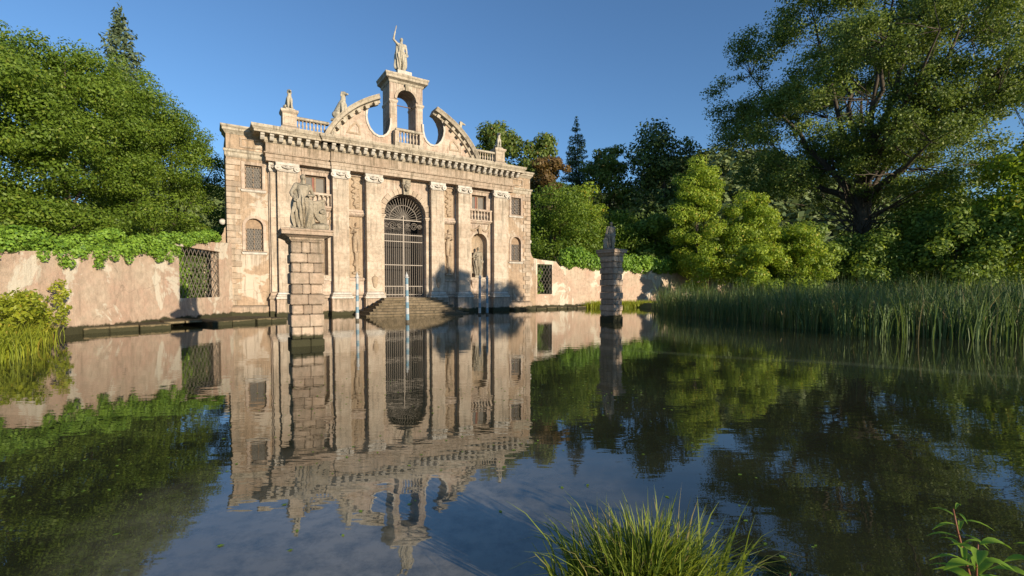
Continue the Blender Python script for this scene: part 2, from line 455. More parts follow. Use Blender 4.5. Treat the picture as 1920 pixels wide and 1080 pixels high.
pond = [(-9.2, 7.5), (-10.6, 9.8), (-12.4, 12.0), (-13.6, 14.2), (-15.3, 15.6), (-15.4, 25.6), fw(-9.8,-.5)[:2], fw(9.9,-.5)[:2], (4.6, 40.6), (9.5, 42.5), (11.4, 36.5), (13.2, 31.5), (17.0, 29.0), (25, 26.5), (40, 23.5), (52, 18), (50, 6), (22, 4.0), (9.0, 2.2), (3.0, 1.7), (-1.5, 1.75), (-5.0, 3.6)]
mb = MB()
BIG = 900
outer = [(-BIG, -200), (BIG, -200), (BIG, BIG), (-BIG, BIG)]
cx, cy = np.mean([p[0] for p in pond]), np.mean([p[1] for p in pond])
rim = []
for i, p in enumerate(pond):
    a = Vector(pond[i-1]); b_ = Vector(pond[(i+1) % len(pond)]); t = (b_-a).normalized(); nrm = Vector((t.y, -t.x))
    if nrm.dot(Vector(p)-Vector((cx, cy))) < 0: nrm = -nrm
    rim.append((p[0]+nrm.x*.9, p[1]+nrm.y*.9))
loops = [outer, rim[::-1]]
tri = tessellate_polygon([[Vector((x, y, 0)) for x, y in l] for l in loops])
flat = outer + rim[::-1]
nr = len(rim)
vv = [(x, y, .38) for x, y in flat]
ff = []
for a, b_, c_ in tri:
    ar = (flat[b_][0]-flat[a][0])*(flat[c_][1]-flat[a][1])-(flat[c_][0]-flat[a][0])*(flat[b_][1]-flat[a][1])
    ff.append((a, b_, c_) if ar > 0 else (a, c_, b_))
k0 = len(vv)
for x, y in rim: vv.append((x, y, .38))
for x, y in pond: vv.append((x, y, -.25))
for i in range(nr):
    j = (i+1) % nr
    ff.append((k0+i, k0+j, k0+nr+j, k0+nr+i))
mb.add(vv, ff)
tag(mb.build('ground', M['ground']), 'grassy earth around the pond', None, kind='structure')
mb = MB()
wp = []
for i, p in enumerate(pond):
    q = rim[i]; wp.append(((p[0]*.3+q[0]*.7), (p[1]*.3+q[1]*.7), 0.0))
mb.add(wp, [tuple(range(len(wp)))])
wo = mb.build('pond_water', M['water'])
bm = bmesh.new(); bm.from_mesh(wo.data); bmesh.ops.triangulate(bm, faces=bm.faces[:]); bmesh.ops.recalc_face_normals(bm, faces=bm.faces[:])
if bm.faces[0].normal.z < 0: bmesh.ops.reverse_faces(bm, faces=bm.faces[:])
bm.to_mesh(wo.data); bm.free()
tag(wo, 'still pond water reflecting the gate pavilion and trees', None, kind='structure')

rng = np.random.default_rng(7)
def hill_z(x, y):
    # long wooded ridge behind the garden, highest to the right of the pavilion
    t = (x - 118)/62.0
    ridge = 47 + 26*math.exp(-t*t) + 3*math.sin(x*.021+1) + 2*math.sin(x*.067) + 8*math.exp(-((x+170)/60)**2)
    s = (y - 130)/130.0
    s = max(0, min(1, s)); s = s*s*(3-2*s)
    return -2 + (ridge-2)*s
nx, ny = 70, 14
hv = []; hf = []
for j in range(ny+1):
    for i in range(nx+1):
        x = -500 + 1100*i/nx; y = 125 + 190*j/ny
        hv.append((x, y, hill_z(x, y)))
for j in range(ny):
    for i in range(nx):
        a = j*(nx+1)+i; hf.append((a, a+1, a+nx+2, a+nx+1))
mb = MB(); mb.add(hv, hf)
tag(mb.build('hill', M['ground'], smooth=True), 'wooded hill behind the garden trees', None, kind='structure')

# ------------------------------------------------------------------ foliage
def leaf_mesh(name, pos, nrm, size, rng, aspect=.55, up=0.0, jit=.55):
    """one small rhombic leaf per point"""
    n = len(pos)
    nn = nrm + rng.normal(0, jit, (n, 3)); nn[:, 2] += up
    nn /= np.linalg.norm(nn, axis=1, keepdims=True) + 1e-9
    t = rng.normal(0, 1, (n, 3)); t -= (t*nn).sum(1, keepdims=True)*nn
    t /= np.linalg.norm(t, axis=1, keepdims=True) + 1e-9
    b = np.cross(nn, t)
    L = (size*rng.uniform(.65, 1.35, n))[:, None]*.5
    v = np.empty((n, 4, 3), np.float32)
    v[:, 0] = pos + t*L; v[:, 1] = pos + b*L*aspect - t*L*.1; v[:, 2] = pos - t*L; v[:, 3] = pos - b*L*aspect - t*L*.1
    me = bpy.data.meshes.new(name)
    me.vertices.add(n*4); me.vertices.foreach_set('co', v.reshape(-1))
    me.loops.add(n*4); me.loops.foreach_set('vertex_index', np.arange(n*4, dtype=np.int32))
    me.polygons.add(n); me.polygons.foreach_set('loop_start', np.arange(n, dtype=np.int32)*4)
    me.update(calc_edges=True)
    return me

def clump_points(clumps, total, rng, shell=.5):
    cl = np.array(clumps, float)
    w = (cl[:, 3]*cl[:, 4]*cl[:, 5])**(2/3.0); w /= w.sum()
    idx = rng.choice(len(cl), total, p=w)
    d = rng.normal(0, 1, (total, 3)); d /= np.linalg.norm(d, axis=1, keepdims=True)
    r = shell + (1-shell)*rng.random(total)**.6
    r *= rng.uniform(.85, 1.12, total)
    rad = cl[idx, 3:6]
    pos = cl[idx, :3] + d*rad*r[:, None]
    nrm = d/rad; nrm /= np.linalg.norm(nrm, axis=1, keepdims=True)
    return pos, nrm

def envelope(c, rad, k, rc, rng, power=2.6, taper=0.0, flat=.7, lo=.55, zmin=None, skirt=0):
    """clumps spread through a crown's volume, most of them near its outside"""
    out = []
    tries = 0
    while len(out) < k and tries < k*40:
        tries += 1
        d = rng.normal(0, 1, 3); d /= np.linalg.norm(d)
        s = (abs(d)**power).sum()**(-1/power)
        r = s*(lo + (1-lo)*rng.random()**.7)*rng.uniform(.92, 1.06)
        p = d*r
        zf = (p[2]+1)/2
        if taper: p[:2] *= 1 - taper*zf
        q = np.array(c) + p*np.array(rad)
        if zmin is not None and q[2] < zmin: continue
        s_ = rc*rng.uniform(.7, 1.35)
        out.append((q[0], q[1], q[2], s_, s_, s_*flat))
    return out

def limb(mb, p0, p1, r0, r1, rng, n=5, wob=.06, sag=0):
    p0 = np.array(p0, float); p1 = np.array(p1, float); L = np.linalg.norm(p1-p0)
    pts = []; rr = []
    for i in range(n+1):
        t = i/n
        p = p0 + (p1-p0)*t
        if 0 < i: p = p + rng.normal(0, wob*L*.35*math.sin(math.pi*min(1, t+.1)), 3)
        p[2] += sag*L*math.sin(math.pi*t)
        pts.append(p); rr.append(r0 + (r1-r0)*t**.8)
    mb.tube([tuple(p) for p in pts], rr, 6)
    return pts

def tree(name, label, mat, base, clumps, leaves, size, seed, trunk_r=.3, group=None, cat='tree', shell=.5, limbs=10, trunk_top=None, up=.15, aspect=.55, jit=.42):
    rg = np.random.default_rng(seed)
    cl = np.array(clumps)
    root = thing(name, label, cat, base, 0, group)
    b0 = np.array(base)
    ctop = cl[:, 2].max() if trunk_top is None else trunk_top
    mid = np.array([cl[:, 0].mean(), cl[:, 1].mean(), b0[2] + (ctop-b0[2])*.8]) - b0
    mbt = MB()
    pts = limb(mbt, (0, 0, -.3), mid, trunk_r, trunk_r*.25, rg, 7, .03)
    order = rg.choice(len(cl), min(limbs, len(cl)), replace=False)
    for i in order:
        q = cl[i, :3] - b0
        k = int(np.clip(q[2]/max(mid[2], .1)*7*.6, 1, 6))
        limb(mbt, pts[k], q, trunk_r*.35, trunk_r*.07, rg, 4, .05, -.04)
    mbt.build('trunk', M['bark'], root, smooth=True)
    pos, nrm = clump_points(clumps, leaves, rg, shell)
    keep = pos[:, 2] > b0[2] + .05
    pos, nrm = pos[keep], nrm[keep]
    me = leaf_mesh('crown', pos - b0, nrm, size, rg, aspect, up, jit)
    me.materials.append(mat)
    o = bpy.data.objects.new('crown', me); link(o, root)
    return root

# ------------------------------------------------------------------ the gate pavilion
pav = thing('gate_pavilion', 'tall baroque stone gate pavilion with iron gate, broken pediment and arched belfry', 'pavilion', fw(0, 0), TH)
W = 9.85; CB = 7.85
gate_open = arch(0, 1.37, 1.02, 6.25, 18)
holes = [gate_open]
for s in (-1, 1):
    holes.append(rect(*sorted((s*4.80, s*5.98)), 7.16, 8.12))                 # upper window of the side bay
    holes.append(arch(s*5.38, .62, 2.35, 4.85, 12))                           # niche
    holes.append(rect(*sorted((s*2.66, s*3.52)), 6.36, 8.38))                 # upper relief panel
    holes.append(rect(*sorted((s*2.66, s*3.52)), 2.25, 5.96))                 # lower relief panel
mb = MB(); mb.slab(rect(-CB, CB, -.6, 8.75), 0, .55, holes)
mb.build('wall', M['ashlar'], pav)
# wings
for s in (-1, 1):
    a, b_ = sorted((s*(CB-.02), s*W))
    wx = s*8.58
    mb = MB(); mb.slab(rect(a, b_, -.6, 10.05), .12, .6,
                       [rect(wx-.42, wx+.42, 7.02, 8.30), arch(wx, .43, 3.62, 4.98, 12)])
    mb.build('wing_wall', M['plaster'], pav)
    mb = MB(); mb.profile(min(a, b_), max(a, b_), [(.02,8.62),(.07,8.70),(.07,8.86),(.13,8.92),(.15,9.02),(.02,9.07)], .12)
    mb.build('string_course', M['cornice'], pav)
    mb = MB(); mb.profile(min(a, b_), max(a, b_), [(.02,9.84),(.06,9.90),(.12,9.98),(.17,10.02),(.17,10.12),(.24,10.2),(.25,10.28),(.0,10.31)], .12, 1.2)
    mb.build('cornice', M['cornice'], pav)
    # low relief panel in the attic of the wing
    mb = MB(); mb.slab(rect(wx-.62, wx+.62, 9.2, 9.72), .07, .14, [rect(wx-.52, wx+.52, 9.28, 9.64)])
    mb.build('panel_frame', M['frieze'], pav)
    # damp stone footing
    mb = MB(); mb.profile(min(a, b_)+.06, max(a, b_)-.06, [(.16,-.6),(.16,.52),(.1,.60),(.02,.64)], .12)
    mb.build('footing', M['plinth'], pav)
    # windows of the wing
    w = MB(); w.slab(rect(wx-.42, wx+.42, 7.02, 8.30), .26, .30, [rect(wx-.34, wx-.02, 7.10, 8.22), rect(wx+.02, wx+.34, 7.10, 8.22)])
    win = w.build('window', M['wood'], pav)
    MB().box(wx-.4, wx+.4, .315, .33, 7.04, 8.28).build('pane', M['pane'] if s < 0 else M['darkpane'], win)
    mb = MB(); mb.slab(rect(wx-.58, wx+.58, 6.98, 8.46), .06, .14, [rect(wx-.42, wx+.42, 7.02, 8.30)])
    mb.build('surround', M['ashlar'], win)
    MB().profile(wx-.55, wx+.55, [(.0,6.82),(.05,6.86),(.08,6.95),(.0,6.99)], .1).build('sill', M['white'], win)
    lat = MB()
    for k in range(-9, 10):
        for d in (1, -1):
            # diagonal lattice clipped to the opening
            pts = []
            for t in np.linspace(-1.2, 1.2, 121):
                x = k*.13 + d*t*.5; z = 7.66 + t
                if abs(x) < .42 and 7.02 < z < 8.3: pts.append((wx+x, .22+.01*d, z))
            if len(pts) > 4: lat.tube([pts[0], pts[-1]], .011, 4)
    lat.build('lattice', M['iron'], win)
    # arched lower window
    w = MB(); w.slab(arch(wx, .43, 3.62, 4.98, 12), .28, .32, [rect(wx-.35, wx-.02, 3.70, 4.85), rect(wx+.02, wx+.35, 3.70, 4.85)])
    win = w.build('window', M['wood'], pav)
    MB().box(wx-.42, wx+.42, .335, .35, 3.64, 4.9).build('pane', M['pane'] if s < 0 else M['darkpane'], win)
    MB().slab([(x, z) for x, z in arch(wx, .58, 3.6, 4.98, 12)], .06, .14, [arch(wx, .43, 3.62, 4.98, 12)]).build('surround', M['ashlar'], win)
    MB().profile(wx-.55, wx+.55, [(.0,3.42),(.05,3.46),(.08,3.55),(.0,3.59)], .1).build('sill', M['white'], win)
    lat = MB()
    for k in range(-10, 11):
        for d in (1, -1):
            pts = []
            for t in np.linspace(-1.4, 1.4, 141):
                x = k*.13 + d*t*.5; z = 4.3 + t
                if abs(x) < .42 and 3.64 < z < 4.9: pts.append((wx+x, .22+.01*d, z))
            if len(pts) > 4: lat.tube([pts[0], pts[-1]], .011, 4)
    lat.build('lattice', M['iron'], win)
    # quoins: every stone its own piece
    rr = random.Random(5+s)
    z = .66; k = 0
    while z < 8.5:
        h = rr.uniform(.26, .34)
        wq = (.62 if k % 2 else .40) + rr.uniform(-.05, .05)
        x0, x1 = sorted((s*(W+.03), s*(W-wq)))
        MB().box(x0, x1, .12-.035-rr.uniform(0, .02), .5, z, z+h-.02).build('quoin', M['quoin'], pav, bevel=.012)
        z += h; k += 1
    # scroll buttress that sweeps down to the garden wall, with its stone ball
    bw = 1.0 if s < 0 else .34
    p = [(s*(W-.02), -.3), (s*(W-.02), 5.05)]
    for i in range(9):
        a_ = math.pi/2*i/8
        p.append((s*(W + .15 + 1.45*bw*(1-math.cos(a_))), 5.05 - .25 - .95*math.sin(a_)))
    p += [(s*(W+.15+1.6*bw), 3.72), (s*(W+.15+1.6*bw), -.3)]
    MB().slab(p, .30, .72).build('buttress', M['plaster'], pav)
    MB().ball((s*(W+.22), .5, 5.17), .17).build('ball', M['white'], pav, smooth=True)
# body behind the front: side walls, back, roof
mb = MB(); mb.box(-W, -W+.4, .6, 3.6, -.4, 10.05); mb.box(W-.4, W, .6, 3.6, -.4, 10.05); mb.box(-W+.4, W-.4, 3.2, 3.6, -.4, 10.05)
mb.build('rear_wall', M['plaster'], pav)
mb = MB(); mb.frust((0, 1.9, 10.06), (W-.1, 1.75), (0, 2.2, 10.28), (W-1.0, .3)); mb.build('roof', M['roof'], pav)

# plinth, pilasters, capitals
def pil(cx, w, v0, name='pilaster'):
    MB().profile(cx-w/2, cx+w/2, [(0,1.38),(0,8.02)], -v0+.0, .01).build(name, M['cream'], pav)
    MB().profile(cx-w/2, cx+w/2, [(.17,.98),(.17,1.10),(.10,1.12),(.13,1.2),(.08,1.24),(.05,1.33),(.0,1.38)], -v0, .02).build('pilaster_base', M['white'], pav)
    MB().profile(cx-w/2-.02, cx+w/2+.02, [(.15,-.6),(.15,.2),(.12,.24),(.12,.94),(.17,.975)], -v0, .03).build('pedestal', M['plinth'], pav)
capm = MB()
capm.profile(-.43, .43, [(.02,0),(.05,.04),(.02,.09),(.0,.12),(.02,.3),(.10,.36),(.10,.46),(.12,.5)], 0, .3)
for s in (-1, 1):
    # volute: a scroll drum with an eye, tilted outward
    v = []
    for i in range(13):
        a_ = 2*math.pi*i/12
        v.append((s*.43 + .15*math.cos(a_), .20 + .16*math.sin(a_)))
    capm.slab(v[:-1], -.13, .05)
    capm.slab([(s*.43 + .06*math.cos(2*math.pi*i/8), .20 + .06*math.sin(2*math.pi*i/8)) for i in range(8)], -.18, -.12)
capm.ball((0, -.08, .27), .1, 8, 5)
capm.tube([(-.34,-.1,.36),(-.17,-.12,.24),(0,-.12,.2),(.17,-.12,.24),(.34,-.1,.36)], .045, 5)
cap_me = capm.mesh('capital'); cap_me.materials.append(M['white'])
for s in (-1, 1):
    for cx_, w in ((2.11,.92),(4.07,.90),(6.93,1.04)):
        pil(s*cx_, w, .42)
        inst('capital', cap_me, pav, (s*cx_, -.42, 8.04), None, (w/.92, 1, 1))
    # narrow set-back strip beside the outer pilaster
    MB().profile(s*7.62-.16, s*7.62+.16, [(0,1.38),(0,8.02)], -.14, .01).build('pilaster', M['cream'], pav)
    MB().profile(s*7.62-.16, s*7.62+.16, [(.12,-.6),(.12,.95),(.17,.98),(.15,1.1),(.08,1.2),(.06,1.33),(0,1.38)], -.14, .03).build('pedestal', M['plinth'], pav)
    inst('capital', cap_me, pav, (s*7.66, -.14, 8.04), None, (.36, 1, 1))
    # plain plinth between the pedestals
    for x0, x1 in ((2.75,3.5),(4.7,6.25)):
        a, b_ = sorted((s*x0, s*x1))
        MB().profile(a, b_, [(.06,-.6),(.06,.97),(.14,1.03),(.14,1.12),(.06,1.2),(.0,1.38)], 0, .02).build('plinth', M['plinth'], pav)

# entablature
def entab(x0, x1, e):
    MB().profile(x0, x1, [(0,8.55),(0,8.72),(.03,8.73),(.03,8.92),(.10,8.95),(.11,9.01),(.0,9.03)], -.44-e, .02).build('architrave', M['frieze'], pav)
    MB().profile(x0, x1, [(0,9.03),(0,9.56)], -.40-e, .03).build('frieze', M['frieze'], pav)
    MB().profile(x0, x1, [(0,9.52),(.05,9.55),(.08,9.60),(.11,9.62),(.11,9.63)], -.40-e, .04).build('bed_moulding', M['cornice'], pav)
    MB().profile(x0, x1, [(.10,9.62),(.10,9.90)], -.40-e, .05).build('soffit_band', M['cornice'], pav)
    MB().profile(x0, x1, [(.58,9.895),(.60,9.90),(.60,10.01),(.63,10.03),(.65,10.07),(.71,10.14),(.73,10.24),(.73,10.28),(.2,10.34)], -.40-e, .9).build('cornice', M['cornice'], pav)
entab(-8.0, -4.62, 0.0); entab(4.62, 8.0, 0.0); entab(-4.61, 4.61, .12)
mm_ = MB()
pf_ = [(.03,-.10),(-.09,-.13),(-.18,-.11),(-.26,-.04),(-.33,.06),(-.40,.10),(-.42,.185),(.03,.185)]     # (y, z) of the scrolled bracket
np_ = len(pf_)
mm_.add([(x, y, z) for x in (-.10, .10) for y, z in pf_], [tuple(range(np_)), tuple(range(2*np_-1, np_-1, -1))] + [(i, i+np_, (i+1) % np_ + np_, (i+1) % np_) for i in range(np_)])
mod_me = mm_.mesh('modillion'); mod_me.materials.append(M['white'])
for k in range(37):
    u = -8.18 + 16.36*k/36
    e = .12 if abs(u) < 4.75 else 0
    inst('modillion', mod_me, pav, (u, -.495-e, 9.705))

# side bays: window, balcony, niche
bal_prof = [(.055,0),(.055,.05),(.03,.07),(.035,.1),(.065,.2),(.06,.26),(.03,.36),(.026,.4),(.045,.44),(.03,.46),(.055,.48),(.055,.54)]
bb = MB(); bb.lathe(bal_prof, (0,0,0), 8)
bal_me = bb.mesh('baluster'); bal_me.materials.append(M['cream'])
for s in (-1, 1):
    cx_ = s*5.39
    w = MB(); w.slab(rect(cx_-.58, cx_+.58, 7.16, 8.12), .2, .26, [rect(cx_-.50, cx_-.04, 7.2, 8.04), rect(cx_+.04, cx_+.50, 7.2, 8.04)])
    win = w.build('window', M['wood'], pav)
    MB().box(cx_-.56, cx_+.02, .27, .285, 7.18, 8.1).build('pane', M['pane'], win)
    MB().box(cx_+.02, cx_+.56, .27, .285, 7.18, 8.1).build('pane', M['pane'], win)
    MB().box(cx_-.16, cx_-.04, .24, .262, 7.2, 8.04).build('blind', M['red'], win)
    MB().slab(rect(cx_-.74, cx_+.74, 7.12, 8.30), -.07, .02, [rect(cx_-.58, cx_+.58, 7.16, 8.12)]).build('surround', M['ashlar'], win)
    MB().profile(cx_-.72, cx_+.72, [(.02,8.30),(.08,8.36),(.12,8.42),(.0,8.46)], -.05).build('hood', M['ashlar'], win)
    # balcony: floor, rail, two posts, balusters
    fl = MB().profile(cx_-.80, cx_+.80, [(.0,6.12),(.1,6.2),(.12,6.26),(.18,6.30),(.18,6.38)], -.05).build('balcony', M['ashlar'], pav)
    MB().profile(cx_-.80, cx_+.80, [(.14,6.99),(.17,7.02),(.17,7.10),(.12,7.12)], -.05).build('rail', M['ashlar'], fl)
    for t in (-.86, .86):
        MB().box(cx_+t-.07, cx_+t+.07, -.21, .0, 6.38, 6.99).build('post', M['ashlar'], fl)
    for k in range(6):
        inst('baluster', bal_me, fl, (cx_-.62+k*.248, -.13, 6.40), None, (1.15, 1.15, 1.09))
    # panel frame round the niche, archivolt, niche back and floor
    MB().slab(rect(cx_-.90, cx_+.90, 2.0, 6.10), -.06, .01, [arch(cx_, .74, 2.2, 4.85, 14)]).build('niche_panel', M['ashlar'], pav)
    MB().slab(arch(cx_, .76, 2.2, 4.85, 14), -.10, .01, [arch(cx_, .62, 2.35, 4.85, 14)]).build('archivolt', M['cream'], pav)
    nb = MB(); v = []; f = []
    ns = 10
    prof = [2.35 + 2.5*i/4 for i in range(5)]
    for z in prof:
        for k in range(ns+1):
            a_ = math.pi*k/ns
            v.append((cx_+.63*math.cos(a_), .02+.52*math.sin(a_), z))
    for i in range(1, 7):
        b2 = math.pi/2*i/6
        for k in range(ns+1):
            a_ = math.pi*k/ns
            v.append((cx_+.63*math.cos(a_)*math.cos(b2)+0, .02+.52*math.sin(a_)*math.cos(b2), 4.85+.63*math.sin(b2)))
    rows = 5+6
    for i in range(rows-1):
        for k in range(ns):
            a_ = i*(ns+1)+k; f.append((a_, a_+1, a_+ns+2, a_+ns+1))
    nb.add(v, f); nb.build('niche', M['relief'], pav, smooth=True)
    MB().box(cx_-.62, cx_+.62, -.02, .54, 2.15, 2.37).build('niche_floor', M['ashlar'], pav)
    MB().profile(cx_-.5, cx_+.5, [(.0,1.6),(.05,1.72),(.12,2.0),(.18,2.08),(.18,2.18),(.1,2.2)], -.02).build('niche_bracket', M['ashlar'], pav)
    # keystone on the niche
    MB().frust((cx_, -.12, 5.42), (.09,.1), (cx_, -.14, 5.78), (.15,.13)).build('keystone', M['relief'], pav)
    # recessed fields behind the reliefs and the band between
    for z0, z1 in ((6.36,8.38),(2.25,5.96)):
        a, b_ = sorted((s*2.66, s*3.52))
        MB().box(a, b_, .11, .2, z0, z1).build('panel_field', M['relief'], pav)
    a, b_ = sorted((s*2.60, s*3.58))
    MB().profile(a+.02, b_-.02, [(.0,5.98),(.05,6.02),(.09,6.1),(.09,6.18),(.04,6.24),(.0,6.34)], -.01).build('band', M['ashlar'], pav)
    MB().profile(a+.02, b_-.02, [(.0,2.02),(.05,2.06),(.09,2.14),(.09,2.2),(.0,2.24)], -.01).build('band', M['ashlar'], pav)

# gate surround: jambs, imposts, archivolt, keystone mask
for s in (-1, 1):
    a, b_ = sorted((s*1.40, s*1.63))
    MB().profile(a, b_, [(.04,1.02),(.04,1.3),(0,1.36),(0,6.0)], -.1, .05).build('jamb', M['cream'], pav)
    MB().profile(a, b_, [(.0,5.99),(.03,6.03),(.06,6.1),(.09,6.14),(.09,6.22),(.05,6.25)], -.1, .06).build('impost', M['cream'], pav)
# archivolt built from single arch stones
rr = random.Random(3)
for k in range(15):
    if k == 7: continue
    a0 = math.pi*k/15 + .008; a1 = math.pi*(k+1)/15 - .008
    ro = 1.72
    p = [(r_*math.cos(a_), 6.26 + r_*math.sin(a_)) for r_, a_ in ((1.372,a0),(ro,a0),(ro,(a0+a1)/2),(ro,a1),(1.372,a1),(1.372,(a0+a1)/2))]
    MB().slab(p, -.10-rr.uniform(0,.025), .04).build('arch_stone', M['quoin'], pav)
ks = MB(); ks.frust((0,-.14,7.55),(.17,.16),(0,-.17,8.50),(.27,.2))
ks.ball((0,-.36,8.05), .2, 10, 8); ks.ball((-.09,-.52,8.12), .05, 6, 4); ks.ball((.09,-.52,8.12), .05, 6, 4); ks.ball((0,-.55,8.02), .06, 6, 4)
ks.ball((0,-.46,7.86), .11, 8, 5); ks.ball((-.2,-.3,8.22), .11, 8, 5); ks.ball((.2,-.3,8.22), .11, 8, 5); ks.ball((0,-.32,8.33), .13, 8, 5)
ks.build('keystone', M['statue'], pav)
# dark timber door leaf far behind the bars and passage reveals
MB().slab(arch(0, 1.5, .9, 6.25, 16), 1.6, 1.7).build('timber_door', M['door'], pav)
mb = MB(); mb.slab(arch(0, 1.62, .9, 6.25, 16), .52, 1.62, [arch(0, 1.45, 1.0, 6.25, 16)]); mb.build('passage', M['ashlar'], pav)
# iron gate: frame > bars, rings, rays
ig = MB()
Y = .34
for s in (-1, 1): ig.box(s*1.34-.025, s*1.34+.025, Y-.03, Y+.03, 1.04, 6.2)
ig.box(-.03, .03, Y-.035, Y+.035, 1.04, 6.3)
for z in (1.18, 1.72, 3.10, 4.62, 5.06): ig.box(-1.34, 1.34, Y-.025, Y+.025, z-.025, z+.025)
ig.box(-1.36, 1.36, Y-.03, Y+.03, 5.98, 6.04)
iron = ig.build('iron_gate', M['iron'], pav)
bar_b = MB(); bar_b.tube([(0,0,1.05),(0,0,4.98)], .0175, 6); bar_b.tube([(0,0,4.98),(0,0,5.2)], [.03,.003], 6)
bar_me = bar_b.mesh('bar'); bar_me.materials.append(M['iron'])
for k in range(20):
    x = -1.34 + 2.68*(k+.5)/20
    inst('bar', bar_me, iron, (x, Y, 0))
for k in range(26):
    x = -1.34 + 2.68*(k+.5)/26
    if k % 2: MB().tube([(x, Y-.02, 1.05),(x, Y-.02, 1.62),(x, Y-.02, 1.7)], [.014,.014,.002], 5).build('dog_bar', M['iron'], iron)
def ring(r, rad, z0, a0=0, a1=math.pi, n=24):
    return [(r*math.cos(a0+(a1-a0)*i/n), Y, z0 + r*math.sin(a0+(a1-a0)*i/n)) for i in range(n+1)]
MB().tube(ring(.92, 0, 6.04), .032, 6).build('fan_ring', M['iron'], iron)
MB().tube(ring(1.34, 0, 6.22), .028, 6).build('fan_ring', M['iron'], iron)
MB().tube(ring(.2, 0, 6.04), .028, 6).build('fan_ring', M['iron'], iron)
for k in range(15):
    a_ = math.pi*(k+.5)/15
    MB().tube([(.2*math.cos(a_), Y, 6.04+.2*math.sin(a_)), (.92*math.cos(a_), Y, 6.04+.92*math.sin(a_))], .0175, 5).build('fan_ray', M['iron'], iron)
for k in range(21):
    a_ = math.pi*(k+.5)/21
    MB().tube([(.92*math.cos(a_), Y, 6.04+.92*math.sin(a_)), (1.3*math.cos(a_), Y, 6.16+1.3*math.sin(a_))], .015, 5).build('fan_ray', M['iron'], iron)
for s in (-1, 1):
    for cx_, r_ in ((.72, .26), (.26, .17), (1.12, .16)):
        pts = []
        for i in range(30):
            t = i/29; a_ = t*4.2*math.pi
            rr_ = r_*(1-.8*t)
            pts.append((s*(cx_ + rr_*math.cos(a_)), Y, 5.62 + rr_*math.sin(a_)))
        MB().tube(pts, .018, 5).build('scroll', M['iron'], iron)

